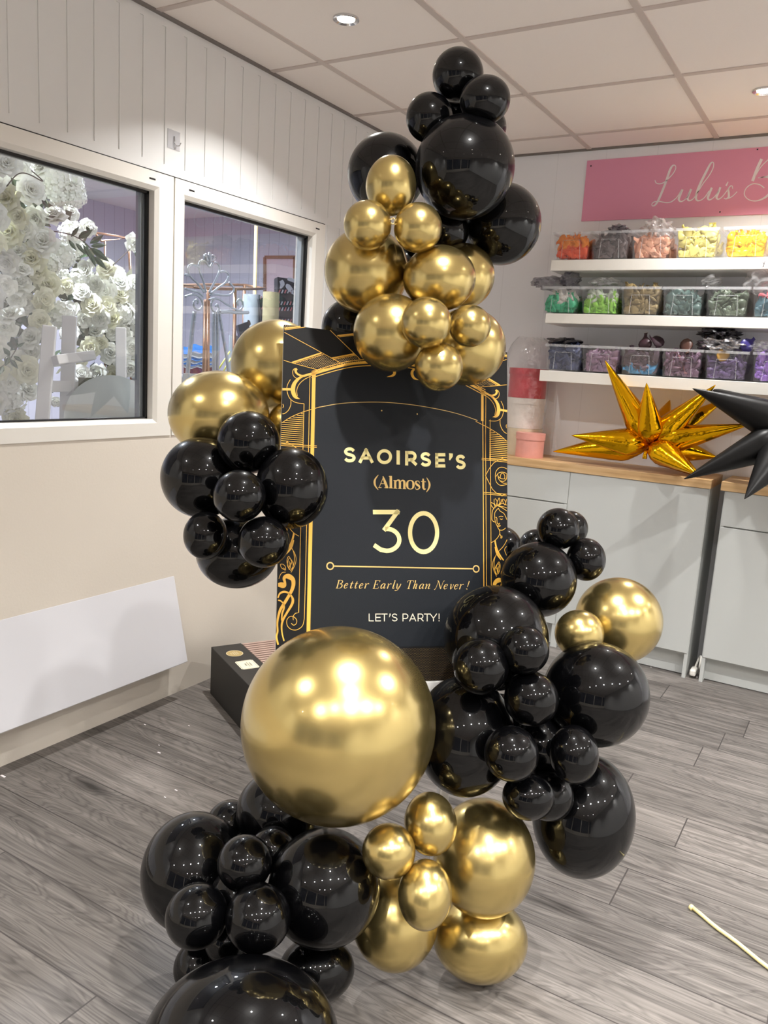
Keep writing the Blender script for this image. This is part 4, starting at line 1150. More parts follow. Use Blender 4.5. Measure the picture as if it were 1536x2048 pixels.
GROUPS = {'T': 'balloons of the cluster over the top of the sign', 'L': 'balloons of the cluster on the left edge of the sign', 'R': 'balloons of the cluster right of the sign', 'G': 'gold balloons at the foot of the garland', 'K': 'black balloons at the foot of the garland'}
BALLOONS = [
    ('T1', 'k', (-0.9296, 1.7816, 2.0305), (0.075, -0.318, 0.945), 0.0570, 0.0611, 'topmost small black balloon of the whole garland'),
    ('T2', 'k', (-0.8399, 1.7482, 1.9585), (0.050, -0.303, 0.952), 0.0508, 0.0567, 'small black balloon right below the topmost one, overlapping the largest upper black balloon'),
    ('T3', 'k', (-0.9730, 1.7379, 1.9309), (0.071, -0.277, 0.958), 0.0530, 0.0555, 'small black balloon on the left below the topmost one'),
    ('T3b', 'k', (-0.9272, 1.9310, 1.9567), (0.039, -0.279, 0.959), 0.0516, 0.0580, 'black balloon almost hidden behind the small black one, right of the top'),
    ('T4', 'k', (-0.8826, 1.7578, 1.8198), (0.030, -0.240, 0.970), 0.1144, 0.1147, 'largest black balloon of the upper cluster, above the sign'),
    ('T5', 'k', (-1.1087, 1.7799, 1.8251), (0.062, -0.218, 0.974), 0.0956, 0.0951, 'medium black balloon behind the egg-shaped gold one, left of the largest upper black balloon'),
    ('T6', 'k', (-0.8616, 1.9426, 1.7271), (-0.010, -0.192, 0.981), 0.0992, 0.0993, 'medium black balloon at the far right of the upper cluster, nearest the shelves'),
    ('T6b', 'k', (-0.9500, 1.8192, 1.6922), (0.007, -0.177, 0.984), 0.0553, 0.0536, 'dark black balloon deep in the gap under the largest upper black balloon'),
    ('T7', 'g', (-0.9946, 1.6207, 1.7576), (0.143, -0.154, 0.978), 0.0646, 0.0566, 'small egg-shaped gold balloon on top of the gold trio with curled knots'),
    ('T8', 'g', (-1.0049, 1.5489, 1.6610), (0.040, -0.168, 0.985), 0.0517, 0.0538, 'small round gold balloon, left one of the trio with curled knots'),
    ('T9', 'g', (-0.9121, 1.6102, 1.6632), (0.020, -0.176, 0.984), 0.0519, 0.0545, 'small round gold balloon, right one of the trio with curled knots'),
    ('T10', 'g', (-1.0685, 1.6535, 1.5774), (0.012, -0.124, 0.992), 0.0997, 0.1005, 'largest gold balloon of the upper cluster, on its left side'),
    ('T11', 'g', (-0.8863, 1.6788, 1.5636), (-0.015, -0.130, 0.991), 0.0734, 0.0831, 'wide gold balloon in the middle of the upper cluster, below the gold trio'),
    ('T12', 'g', (-0.9075, 1.8390, 1.5879), (-0.021, -0.135, 0.991), 0.0755, 0.0820, 'gold balloon mostly behind the wide one, under the far right black balloon'),
    ('T13', 'g', (-0.9658, 1.6141, 1.4349), (-0.033, -0.068, 0.997), 0.0895, 0.0859, 'medium gold balloon overlapping the top edge of the sign, left of the lower gold trio'),
    ('T14', 'g', (-0.8440, 1.5529, 1.4561), (-0.035, -0.083, 0.996), 0.0543, 0.0536, 'largest small gold balloon of the lower trio overhanging the sign, its left one'),
    ('T15', 'g', (-0.7892, 1.6559, 1.4580), (-0.048, -0.084, 0.995), 0.0481, 0.0447, 'small gold balloon, right one of the lower trio overhanging the sign'),
    ('T16', 'g', (-0.8286, 1.5969, 1.3653), (-0.063, -0.038, 0.997), 0.0548, 0.0522, 'lowest small gold balloon hanging in front of the sign top'),
    ('T17', 'g', (-0.8496, 1.7769, 1.4167), (-0.058, -0.061, 0.996), 0.0927, 0.0905, 'large gold balloon behind the lower gold trio at the right top corner of the sign'),
    ('T18', 'k', (-1.1700, 1.7477, 1.4506), (-0.020, -0.067, 0.998), 0.0710, 0.0741, 'black balloon peeping out behind the sign top, beside the window frame'),
    ('T19', 'k', (-1.0541, 1.8023, 1.6109), (0.004, -0.137, 0.991), 0.0599, 0.0577, 'added black balloon darkening the gap behind the thread, between the two largest upper gold ones'),  # added: a black body so the gap between the gold ones reads dark
    ('T20', 'k', (-0.9669, 1.8554, 1.9824), (0.061, -0.290, 0.955), 0.0391, 0.0435, 'added black balloon darkening the gap amid the small black ones at the top'),  # added: blackens the opening between the top balloons
    ('L1', 'g', (-1.3132, 1.6336, 1.3443), (-0.032, -0.018, 0.999), 0.1154, 0.1137, 'large gold balloon behind the upper left edge of the sign'),
    ('L2', 'g', (-1.3424, 1.4588, 1.2210), (-0.064, 0.034, 0.997), 0.1041, 0.1203, 'large gold balloon at the far left, in front of the window frame'),
    ('L3', 'g', (-1.2219, 1.5822, 1.2022), (-0.079, 0.037, 0.996), 0.0577, 0.0577, 'small gold balloon peeping out behind the left edge of the sign'),
    ('L4', 'k', (-1.1623, 1.3596, 1.1754), (-0.089, 0.057, 0.994), 0.0692, 0.0695, 'black balloon directly below the two large gold ones on the left'),
    ('L5', 'k', (-1.2783, 1.3378, 1.0850), (-0.115, 0.091, 0.989), 0.0931, 0.0908, 'large black balloon at the far left of the left cluster'),
    ('L6', 'k', (-1.0522, 1.3770, 1.0866), (-0.126, 0.098, 0.987), 0.0880, 0.0788, 'large black balloon overlapping the left border of the sign'),
    ('L7', 'k', (-1.0880, 1.2495, 1.0776), (-0.131, 0.106, 0.986), 0.0546, 0.0538, 'small black balloon at the centre front of the left cluster'),
    ('L8', 'k', (-1.1958, 1.2664, 0.9743), (-0.163, 0.141, 0.976), 0.0521, 0.0477, 'small black balloon at the lower left of the left cluster'),
    ('L9', 'k', (-1.0489, 1.2841, 0.9816), (-0.167, 0.149, 0.975), 0.0545, 0.0534, 'small black balloon at the lower right of the left cluster, beside the sign border'),
    ('L10', 'k', (-1.2098, 1.3872, 0.9138), (-0.175, 0.157, 0.972), 0.0834, 0.0947, 'large black balloon at the very bottom of the left cluster'),
    ('R1', 'k', (-0.6206, 1.8939, 0.9903), (-0.150, 0.140, 0.979), 0.0506, 0.0531, 'small black balloon at the top of the right cluster, before the white cabinet'),
    ('R2', 'k', (-0.6255, 2.0059, 0.9750), (-0.149, 0.140, 0.979), 0.0467, 0.0455, 'small black balloon tucked behind the top one of the right cluster'),
    ('R3', 'k', (-0.5508, 1.9207, 0.9206), (-0.159, 0.175, 0.972), 0.0530, 0.0479, 'small black balloon above the gold one, at the right of the right cluster'),
    ('R4', 'k', (-0.6940, 1.9546, 0.9237), (-0.158, 0.160, 0.974), 0.0454, 0.0446, 'small black balloon partly hidden between the top one and the sign edge'),
    ('R5', 'k', (-0.8253, 2.0340, 0.8844), (-0.160, 0.161, 0.974), 0.0636, 0.0590, 'black balloon behind the right edge of the sign'),
    ('R6', 'k', (-0.6299, 1.8156, 0.8755), (-0.170, 0.197, 0.965), 0.0904, 0.0914, 'medium black balloon overlapping the lower right edge of the sign'),
    ('R7', 'g', (-0.4609, 1.9441, 0.7781), (-0.173, 0.243, 0.954), 0.1078, 0.1031, 'large gold balloon at the far right, in front of the white cabinet'),
    ('R8', 'g', (-0.5056, 1.7753, 0.7765), (-0.184, 0.258, 0.949), 0.0539, 0.0586, 'small gold balloon nestled against the large right gold one'),
    ('R9', 'k', (-0.6592, 1.6486, 0.7657), (-0.200, 0.259, 0.945), 0.1174, 0.1209, 'large black balloon covering the lower right corner of the sign'),
    ('R10', 'k', (-0.6176, 1.4756, 0.7585), (-0.215, 0.288, 0.933), 0.0582, 0.0572, 'small black balloon at the left of the right cluster, beside the dotted band'),
    ('R11', 'k', (-0.5472, 1.5316, 0.7958), (-0.200, 0.274, 0.941), 0.0504, 0.0519, 'small black balloon between the large sign-corner one and the small gold one'),
    ('R12', 'k', (-0.5229, 1.5349, 0.6929), (-0.216, 0.325, 0.921), 0.0552, 0.0587, 'small black balloon in the middle of the right cluster, left of the largest one'),
    ('R13', 'k', (-0.4410, 1.7296, 0.6621), (-0.197, 0.322, 0.926), 0.1221, 0.1123, 'largest black balloon of the right cluster, below the far right gold one'),
    ('R14', 'k', (-0.6632, 1.5271, 0.5713), (-0.249, 0.355, 0.901), 0.1294, 0.1095, 'large black balloon right of and behind the giant gold balloon'),
    ('R15', 'k', (-0.5229, 1.4464, 0.6049), (-0.241, 0.378, 0.894), 0.0562, 0.0539, 'small black balloon, left one of the low row in the right cluster'),
    ('R16', 'k', (-0.4329, 1.5767, 0.5795), (-0.220, 0.382, 0.898), 0.0607, 0.0513, 'small black balloon, right one of the low row in the right cluster'),
    ('R17', 'k', (-0.4989, 1.5074, 0.4906), (-0.249, 0.420, 0.873), 0.0474, 0.0547, 'lowest small black balloon of the right cluster, above the lower large gold one'),
    ('R18', 'k', (-0.4394, 1.7356, 0.3620), (-0.097, 0.476, 0.874), 0.1393, 0.1170, 'large black balloon at the lower right, hanging above the bare floor'),
    ('R19', 'k', (-0.5266, 1.6629, 0.5357), (-0.227, 0.372, 0.900), 0.0719, 0.0712, 'added black balloon darkening the middle of the right cluster, behind its low row'),  # added, like the next two, to turn openings in this cluster dark
    ('R20', 'k', (-0.4823, 1.5952, 0.4586), (-0.240, 0.420, 0.875), 0.0536, 0.0535, 'black gap-filling balloon added between the lowest small one and the lower right large one'),
    ('R21', 'k', (-0.6451, 1.6832, 0.5613), (-0.231, 0.342, 0.911), 0.0571, 0.0560, 'black filler balloon added between the large one beside the giant gold and small middle one'),
    ('G1', 'g', (-0.8388, 1.2872, 0.6350), (-0.279, 0.325, 0.904), 0.2011, 0.1948, 'giant gold balloon in front of the sign, largest of all'),
    ('G2', 'g', (-0.6579, 1.3773, 0.4343), (-0.417, 0.360, 0.835), 0.0628, 0.0547, 'small egg-shaped gold balloon just below the giant gold one at right'),
    ('G3', 'g', (-0.6973, 1.2779, 0.4083), (-0.326, 0.443, 0.836), 0.0524, 0.0544, 'small round gold balloon just below the giant gold one'),
    ('G4', 'g', (-0.6192, 1.2964, 0.3347), (-0.280, 0.508, 0.814), 0.0655, 0.0535, 'small egg-shaped gold balloon, lowest of the front gold trio'),
    ('G5', 'g', (-0.5885, 1.5174, 0.3107), (-0.286, 0.466, 0.837), 0.1234, 0.1114, 'large gold balloon right of the front gold trio'),
    ('G6', 'g', (-0.7375, 1.4000, 0.1720), (-0.348, 0.492, 0.798), 0.1111, 0.0969, 'gold balloon low behind the front trio, beside the front black cluster'),
    ('G7', 'g', (-0.5826, 1.5242, 0.1053), (-0.312, 0.529, 0.789), 0.0903, 0.1061, 'gold balloon resting on the floor under the large front gold one'),
    ('K1', 'k', (-1.1232, 1.1754, 0.2469), (-0.405, 0.392, 0.826), 0.1238, 0.1128, 'large black balloon at the left of the front floor cluster'),
    ('K2', 'k', (-1.0312, 1.3601, 0.3368), (-0.345, 0.382, 0.858), 0.0930, 0.1030, 'black balloon behind the front cluster, left of the giant gold one'),
    ('K3', 'k', (-1.1634, 1.3366, 0.2638), (-0.368, 0.376, 0.851), 0.0555, 0.0585, 'black balloon mostly hidden at the back left of the front cluster'),
    ('K4', 'k', (-0.9409, 1.1279, 0.3657), (-0.386, 0.406, 0.828), 0.0532, 0.0552, 'small black balloon, top one of the trio on the front cluster'),
    ('K5', 'k', (-0.9776, 1.0339, 0.2888), (-0.430, 0.420, 0.800), 0.0615, 0.0586, 'small black balloon, left one of the trio on the front cluster'),
    ('K6', 'k', (-0.8666, 1.0842, 0.3030), (-0.409, 0.446, 0.796), 0.0626, 0.0626, 'small black balloon, right one of the trio on the front cluster'),
    ('K7', 'k', (-0.8261, 1.2465, 0.2924), (-0.368, 0.450, 0.813), 0.1180, 0.1144, 'large black balloon between the small black trio and the small gold trio'),
    ('K8', 'k', (-0.8451, 1.2627, 0.0788), (-0.407, 0.501, 0.764), 0.0653, 0.0812, 'black balloon low on the floor behind the nearest one, at its right'),
    ('K9', 'k', (-1.0731, 1.1459, 0.0532), (-0.455, 0.449, 0.769), 0.0528, 0.0571, 'black balloon low on the floor, just showing at the left of the nearest one'),
    ('K13', 'k', (-0.9634, 1.2459, 0.3242), (-0.369, 0.407, 0.835), 0.0476, 0.0489, 'black filler balloon added behind the top of the small trio in the front cluster'),  # this and the two below are added fillers that keep gaps black
    ('K11', 'k', (-0.9660, 1.1441, 0.2732), (-0.405, 0.425, 0.810), 0.0574, 0.0606, 'added black balloon darkening the gaps behind the small trio of the front cluster'),
    ('K12', 'k', (-0.9809, 1.1296, 0.1735), (-0.431, 0.447, 0.784), 0.0456, 0.0488, 'added black balloon darkening the gaps under the small trio of the front cluster'),
    ('K10', 'k', (-0.7978, 0.9610, 0.1493), (-0.474, 0.509, 0.718), 0.1473, 0.1763, 'nearest big black balloon, cut off by the bottom of the picture'),
]
CORE = {'T': Vector((-.93, 1.80, 1.66)), 'L': Vector((-1.18, 1.47, 1.08)), 'R': Vector((-.58, 1.75, .70)), 'G': Vector((-.72, 1.45, .36)), 'K': Vector((-.95, 1.24, .24))}
BAL = {}
for (key, col, p, ax, a, r, label) in BALLOONS:
    p = Vector(p); ax = Vector(ax).normalized(); core = CORE[key[0]]
    away = (p - core).normalized()
    if abs(a - r) / r < .09:
        ax = away; a = r = (a + r) / 2                             # a round one points its neck into the bunch
    elif ax.dot(away) < 0: ax = -ax
    o = balloon_mesh('latex_balloon', M_gold if col == 'g' else M_black, a, r)
    o.location = p; o.rotation_mode = 'XYZ'; o.rotation_euler = Vector((0, 0, 1)).rotation_difference(ax).to_euler()
    tag(o, label, 'balloon', GROUPS[key[0]]); BAL[key] = o
# curled rolled lips of two gold ones, and the white thread tying the bunch
for key, (px, py), tl in (('T8', (777, 451), .3), ('T9', (785, 442), -.2)):
    base = BAL[key]; c = EYE + at_ray(px, py) / FPX * 1.755
    b = MB(); vx = RX * cos(tl) - RY * sin(tl); vy = RX * sin(tl) + RY * cos(tl)
    b.tube([c + vx * .0048 * cos(2 * pi * i / 20) + vy * .0064 * sin(2 * pi * i / 20) + RZ * .003 * sin(4 * pi * i / 20) for i in range(20)], .0013, 8, closed=True)
    k2 = b.build('rolled_lip', M_rod, base, True); k2['label'] = 'pale curled lip of the balloon neck'
b = MB(); b.tube([EYE + at_ray(x, y) / FPX * d for x, y, d in ((800, 480, 1.84), (806, 500, 1.83), (812, 520, 1.82), (818, 535, 1.84))], .0013, 6)
tag(b.build('tying_thread', M_pcream, None, True), 'thin white thread in the gap below the gold trio', 'thread')

# ------------------------------------------------------------------ the store room seen through the windows
def rose_mesh(name, mats, seed, npet=26):
    """open rose facing +Z, unit radius: spiral of cupped petals"""
    rnd = random.Random(seed); b = MB()
    for i in range(npet):
        t = i / (npet - 1); ang = i * 2.39996; R_ = .10 + .78 * t ** .9; tilt = .12 + 1.05 * t ** 1.3; w = .26 + .36 * t; h = .62 + .22 * t
        nu, nv = 5, 5; base = len(b.v); rag = [rnd.uniform(-.07, .07) for _ in range(nu + 1)]
        for v_ in range(nv + 1):
            for u in range(nu + 1):
                s_ = u / nu * 2 - 1; q = v_ / nv
                wid = w * (sin(min(1, q * 1.15) * pi / 2) ** .6) * (1 - .18 * q * q)
                y = s_ * wid; bow = .35 * s_ * s_ * wid
                out_ = R_ * .30 + (R_ * .75) * q * sin(tilt) + .16 * q ** 3 * (.4 + t) - bow * (1 - .5 * t)
                z = h * q * cos(tilt) * .9 - .28 * t - .10 * q ** 4 + (rag[u] if v_ == nv else 0) - .15 * s_ * s_ * q
                b.v.append((out_ * cos(ang) - y * sin(ang), out_ * sin(ang) + y * cos(ang), z))
        for v_ in range(nv):
            for u in range(nu):
                k = base + v_ * (nu + 1) + u
                b.f.append((k, k + 1, k + nu + 2, k + nu + 1)); b.mi.append(0)
    b.lathe([(.0, -.42), (.22, -.40), (.40, -.25), (.30, -.05)], 10, None, 0)
    return b.build(name, mats, None, True, link=False)


def hydrangea_mesh(name, m, seed):
    rnd = random.Random(seed); b = MB()
    for i in range(70):
        z = 1 - 1.25 * (i + .5) / 70; a = i * 2.39996; r = sqrt(max(0, 1 - z * z)); d = Vector((r * cos(a), r * sin(a), z)); d = (d + Vector((rnd.uniform(-.1, .1), rnd.uniform(-.1, .1), rnd.uniform(-.1, .1)))).normalized()
        Q = Vector((0, 0, 1)).rotation_difference(d).to_matrix(); c = d * rnd.uniform(.80, 1.02); ro = rnd.uniform(0, 2)
        for k in range(4):
            t = ro + k * pi / 2
            f = lambda x, y, h: c + Q @ Vector((x * cos(t) - y * sin(t), x * sin(t) + y * cos(t), h))
            b.face([f(0, 0, 0), f(.10, -.11, .02), f(.22, -.06, .06), f(.24, .05, .05), f(.11, .11, .02)])
    b.lathe([(.0, -.75), (.5, -.6), (.78, -.1), (.7, .35), (.35, .68), (.0, .76)], 14, None, 0)
    return b.build(name, m, None, True, link=False)


ROSES = [rose_mesh('silk_rose', M_petal, 1), rose_mesh('silk_rose', M_petal, 2, 32), rose_mesh('silk_rose', M_petal2, 3, 24)]
HYD = [hydrangea_mesh('silk_hydrangea', M_petal, 4), hydrangea_mesh('silk_hydrangea', M_petal, 5)]
FR = [(40, 320, 75), (190, 480, 75), (40, 530, 85), (210, 650, 65), (320, 630, 75), (50, 730, 85), (150, 720, 60), (260, 790, 80), (190, 890, 80), (40, 920, 75), (115, 1045, 75), (290, 1050, 75), (30, 1060, 60), (155, 1160, 60), (270, 1140, 60), (60, 1230, 70),
      (30, 1310, 65), (240, 1270, 60), (185, 1370, 70), (185, 1445, 65), (165, 1570, 75), (170, 1690, 65), (60, 1640, 60), (90, 1850, 70), (240, 340, 70), (120, 350, 60), (110, 640, 60), (130, 960, 55), (110, 850, 55), (230, 970, 60), (100, 1140, 50), (110, 1520, 60), (250, 1180, 50), (-40, 420, 80), (-40, 640, 80), (-40, 830, 80), (-40, 1150, 80), (-40, 1420, 80), (-40, 1560, 80), (-40, 1780, 80)]
FH = [(330, 400, 85), (420, 450, 75), (450, 520, 60), (360, 1230, 75), (50, 1730, 90), (350, 500, 70), (370, 880, 70), (300, 930, 60)]
BR = [(430, 620, 45), (530, 710, 45), (400, 1060, 45), (510, 960, 55), (575, 1050, 50), (640, 950, 55), (630, 1090, 60), (490, 1090, 50), (555, 1170, 60), (720, 1040, 60), (815, 1050, 50), (650, 1180, 50), (510, 1265, 50), (600, 1255, 55), (680, 1260, 50), (575, 1330, 55), (680, 1335, 45), (545, 1430, 55), (665, 1465, 60),
      (800, 1430, 55), (840, 1510, 60), (590, 1590, 55), (490, 1590, 50), (680, 1590, 45), (780, 1560, 50), (880, 1380, 50), (610, 1400, 40), (340, 1760, 30), (440, 1740, 35), (730, 1110, 50), (420, 1200, 50), (740, 1350, 50), (470, 1500, 50), (420, 1350, 55), (740, 1500, 50)]
BH_ = [(430, 740, 62), (450, 830, 55), (780, 1180, 90), (830, 1290, 75), (700, 1000, 50), (480, 1010, 50), (360, 980, 45), (740, 1230, 60), (620, 1010, 45), (860, 1230, 60)]
rnd = random.Random(21)
WN = Vector((.66, -.75, .05))


def flowers(lst, X, protos, cat, label, grp, rs=1.0):
    for i, (x, y, r) in enumerate(lst):
        p = at_x(x * .332, 220 + y * .332, X - rnd.uniform(0, .10)); d = (p - EYE).dot(RZ)
        rr = r * .332 / FPX * d * 1.18 * rs
        me = protos[i % len(protos)].data
        o = bpy.data.objects.new(protos[0].name.split('.')[0], me); COL.objects.link(o); o.location = p; o.scale = (rr, rr, rr)
        look = (WN + Vector((rnd.uniform(-.55, .55), rnd.uniform(-.55, .55), rnd.uniform(-.45, .55)))).normalized()
        o.rotation_euler = Vector((0, 0, 1)).rotation_difference(look).to_euler()
        tag(o, label, cat, grp)


flowers(FR, -2.78, ROSES, 'flower', 'white silk rose in the tall flower column, left edge of the left window', 'silk roses of the flower column')
flowers(FH, -2.86, HYD, 'flower', 'white silk hydrangea in the tall flower column, left edge of the left window', 'silk hydrangeas of the flower column')
flowers(BR, -3.25, ROSES, 'flower', 'white silk rose in the brightly lit lower flower mound behind the easel', 'silk roses of the flower mound')
flowers(BH_, -3.32, HYD, 'flower', 'white silk hydrangea in the lower flower mound behind the easel', 'silk hydrangeas of the flower mound')
flowers([(812, 805, 50)], -3.2, ROSES, 'flower', 'single white silk rose sticking up on its own long stem', None)


def backing(pts, X, th, label, seed):
    """tangle of leaves and twigs the flowers are wired to"""
    r2 = random.Random(seed); b = MB()
    P = [at_x(x * .332, 220 + y * .332, X) for x, y in pts]
    cx_ = sum((p for p in P), Vector()) / len(P)
    for i in range(420):
        a = r2.choice(P); c = r2.choice(P); p = a.lerp(c, r2.random()).lerp(cx_, r2.random() * .2) + Vector((r2.uniform(-th, 0), r2.uniform(-.03, .03), r2.uniform(-.03, .03)))
        d = Vector((r2.uniform(-1, 1), r2.uniform(-1, 1), r2.uniform(-1, 1))).normalized(); s_ = d.orthogonal().normalized(); L_ = r2.uniform(.05, .09)
        b.face([p, p + d * L_ * .4 + s_ * .02, p + d * L_, p + d * L_ * .4 - s_ * .02], 0 if r2.random() < .3 else 1)
    tag(b.build('flower_backing', [M_leaf, M_leaf2]), label, 'foliage', None, 'stuff')


backing([(x, y) for x, y, r in FR + FH], -2.90, .16, 'leaves and twigs behind the tall white flower column', 3)
backing([(x, y) for x, y, r in BR + BH_], -3.36, .14, 'leaves and twigs behind the lower white flower mound', 4)


def sprig(label, stem, leaves, X, m):
    b = MB(); f = lambda x, y, dx=0.0: at_x(x * .332, 220 + y * .332, X + dx)
    b.tube([f(*p) for p in spline(stem, 5)], .0022, 6, m=1)
    for (x0, y0, x1, y1, w) in leaves:
        A_, B_ = f(x0, y0), f(x1, y1, .015); d = B_ - A_; s_ = d.cross(WN).normalized() * d.length * w
        mid_ = A_ + d * .45; lift = WN * d.length * .10
        s_ = s_ * .72; R2 = [A_ + d * q + s_ * k + lift * (1 - abs(q - .5) * 2) * 0 for q, k in ((0, 0), (.18, .62), (.42, 1), (.70, .66), (1, 0))]; S2 = [A_ + d * q - s_ * k for q, k in ((.70, .66), (.42, 1), (.18, .62))]; M2 = [A_ + d * q + lift for q in (.75, .45, .2)]
        b.face([A_] + R2[1:] + M2); b.face([A_] + M2[::-1] + [B_] + S2)
    tag(b.build('leaf_sprig', [m, M_twig]), label, 'leaves', 'leafy sprigs among the silk flowers')


sprig('dark green leafy sprig sticking out right from the flower column', [(310, 728), (420, 750), (500, 790), (560, 850)],
      [(428, 765, 478, 700, .22), (470, 775, 560, 720, .26), (540, 805, 625, 752, .24), (545, 820, 645, 812, .20), (412, 780, 462, 850, .22), (455, 800, 520, 875, .20), (500, 810, 550, 900, .20), (530, 840, 580, 950, .18), (545, 830, 660, 915, .22), (565, 880, 645, 965, .22), (520, 700, 545, 745, .3)], -2.84, M_leaf)
sprig('cluster of green leaves low at the left edge of the left window', [(0, 1560), (60, 1500), (110, 1420)],
      [(20, 1540, -10, 1600, .3), (30, 1540, 60, 1480, .3), (60, 1500, 110, 1560, .3), (80, 1480, 140, 1520, .26), (60, 1480, 20, 1430, .3), (100, 1430, 150, 1400, .25)], -2.72, M_leaf)
sprig('thin bare brown twig curving across the top roses', [(40, 460), (90, 400), (130, 380), (180, 390), (260, 430), (190, 365)], [(250, 540, 285, 585, .25)], -2.70, M_twig)
sprig('long thin stem of the single rose', [(680, 935), (740, 880), (785, 835)], [(815, 850, 820, 890, .2)], -3.22, M_leaf)

PX = lambda x, y, X: at_x(x * .332, 220 + y * .332, X)          # left window detail -> point at depth X
t = thing('display_easel', 'white wooden easel in the store room, in front of the flowers', 'easel', PX(400, 1900, -2.62))
def bar(name, p, q, w, h, X0, X1=None):
    b = MB(); b.beam(PX(*p, X0), PX(*q, X0 if X1 is None else X1), w, h, WN); b.build(name, M_easel, t, bevel=.003)
bar('leg', (300, 1300), (205, 2500), .048, .022, -2.60, -2.62); bar('leg', (420, 1240), (385, 2500), .052, .022, -2.64); bar('leg', (728, 1310), (735, 2400), .040, .022, -2.62)
bar('ledge', (325, 1510), (555, 1480), .035, .045, -2.57); bar('crossbar', (285, 1665), (640, 1665), .042, .018, -2.63)
b = MB(); c_ = PX(517, 1660, -2.585); b.box((c_.x - .02, c_.y - .018, c_.z - .03), (c_.x + .02, c_.y + .018, c_.z + .03)); b.build('clamp', M_leaf2, t)
# round white acrylic sign blank leaning in front of the easel
dc = at_x(226, 843, -2.47); R_ = 92 / FPX * (dc - EYE).dot(RZ)
t = thing('round_sign_blank', 'round white acrylic disc standing behind the left window, lower right', 'sign blank', dc)
b = MB(); Q = Vector((0, 0, 1)).rotation_difference(Vector((.80, -.58, .16)).normalized()).to_matrix().to_4x4()
b.lathe([(.0005, -.003), (R_, -.003), (R_, .003), (.0005, .003)], 96, Matrix.Translation(dc) @ Q); b.build('disc', M_acryl, t)
# copper frame behind the flowers
t = thing('copper_stand', 'slim copper tube frame behind the flower mound', 'stand', PX(800, 1000, -3.6))
for pts in ([(570, 738), (770, 770), (610, 790), (570, 738)], [(632, 790), (632, 1400)], [(782, 830), (790, 1300)], [(770, 770), (785, 1000)]):
    q = [PX(x, y, -3.55) for x, y in pts]; q += [Vector((q[-1].x, q[-1].y, 0))] if pts[-1][1] > 1200 else []; b = MB(); b.tube(q, .006, 8); b.build('tube', M_copper, t, True)
t = thing('copper_stand', 'small copper frame at the right edge of the left window', 'stand', PX(880, 1030, -3.0))
for pts in ([(830, 1025), (895, 1025), (880, 1260)], [(860, 1040), (885, 1045)]):
    q = [PX(x, y, -3.05) for x, y in pts]; q += [Vector((q[-1].x, q[-1].y, 0))] if pts[-1][1] > 1200 else []; b = MB(); b.tube(q, .007, 8); b.build('tube', M_copper, t, True)

# right window: scroll stand, copper hexagon, bags, rolls
PW = lambda x, y, X=-2.9: at_x(370 + x * .14650, 460 + y * .14650, X)
t = thing('scroll_stand', 'pale wrought-iron stand with a fan of loops and a finial', 'stand', PW(300, 2100, -2.75))
def wire(name, pts, r=.0052, X=-2.75, n=6):
    q = [PW(x, y, X) for x, y in spline(pts, n)]
    if name == 'leg': q.append(Vector((q[-1].x, q[-1].y, 0)))
    b = MB(); b.tube(q, r, 8); b.build(name, M_iron, t, True)
wire('scroll', [(285, 850), (250, 700), (205, 580), (190, 470), (225, 420), (275, 430), (335, 500), (385, 450), (430, 445), (465, 490), (465, 570), (420, 680), (360, 790), (330, 850)])
wire('scroll', [(260, 850), (180, 740), (80, 640), (45, 560), (50, 500), (95, 470), (150, 490), (190, 510)])
wire('scroll', [(350, 870), (450, 790), (550, 720), (595, 640), (585, 590), (540, 565), (470, 575)])
wire('scroll', [(340, 890), (400, 880), (520, 890), (610, 885), (660, 840), (660, 780), (600, 715)])
wire('scroll', [(0, 610), (60, 620)]); wire('scroll', [(0, 800), (100, 830), (180, 850), (250, 910)]); wire('scroll', [(0, 910), (80, 885), (150, 885), (210, 930), (240, 1010), (220, 1070), (170, 1085), (125, 1050), (118, 990), (150, 955), (180, 975), (165, 1005)])
wire('scroll', [(330, 950), (400, 935), (470, 950), (560, 1010), (680, 1080), (740, 1095), (785, 1050), (785, 980), (745, 945), (710, 980), (725, 1025)])
wire('scroll', [(395, 950), (360, 1000), (370, 1080), (425, 1125), (462, 1070), (440, 1020), (415, 1040)])
wire('leg', [(130, 1110), (90, 1450), (20, 2100)], .010); wire('leg', [(400, 1120), (395, 1500), (400, 2100)], .010); wire('leg', [(435, 1120), (445, 1500), (440, 2100)], .008); wire('leg', [(465, 1130), (520, 1450), (570, 1750), (610, 2100)], .008); wire('rail', [(470, 1120), (600, 1115), (700, 1125), (860, 1125)], .009)
b = MB()
for pts, w in (([(335, 470), (335, 300)], .5), ([(335, 430), (290, 400), (280, 350), (310, 345)], .5), ([(335, 430), (385, 400), (395, 370), (365, 345)], .5)):
    b.tube([PW(x, y, -2.75) for x, y in spline(pts, 6)], [.004 + .007 * sin(pi * i / (len(spline(pts, 6)) - 1)) for i in range(len(spline(pts, 6)))], 8)
b.build('finial', M_iron, t, True)
t = thing('copper_plinth_frame', 'copper six-sided plinth frame in the right window', 'stand', PW(300, 2100, -3.0))
ring = [PW(x, y, X) for x, y, X in ((-60, 760, -2.95), (300, 748, -3.15), (560, 748, -3.3), (820, 752, -3.4), (1090, 803, -3.3), (690, 806, -3.05), (350, 800, -2.95))]
b = MB(); b.tube(ring, .008, 8, closed=True); b.build('top_ring', M_copper, t, True)
for (x0, y0, x1, y1, X) in ((280, 950, 262, 1920, -2.96), (318, 800, 310, 1920, -3.0), (682, 806, 668, 1900, -3.05), (812, 752, 795, 1900, -3.38)):
    b = MB(); e_ = PW(x1, y1, X); b.tube([PW(x0, y0, X), e_, Vector((e_.x, e_.y, 0))], .010, 8); b.build('upright', M_copper, t, True)
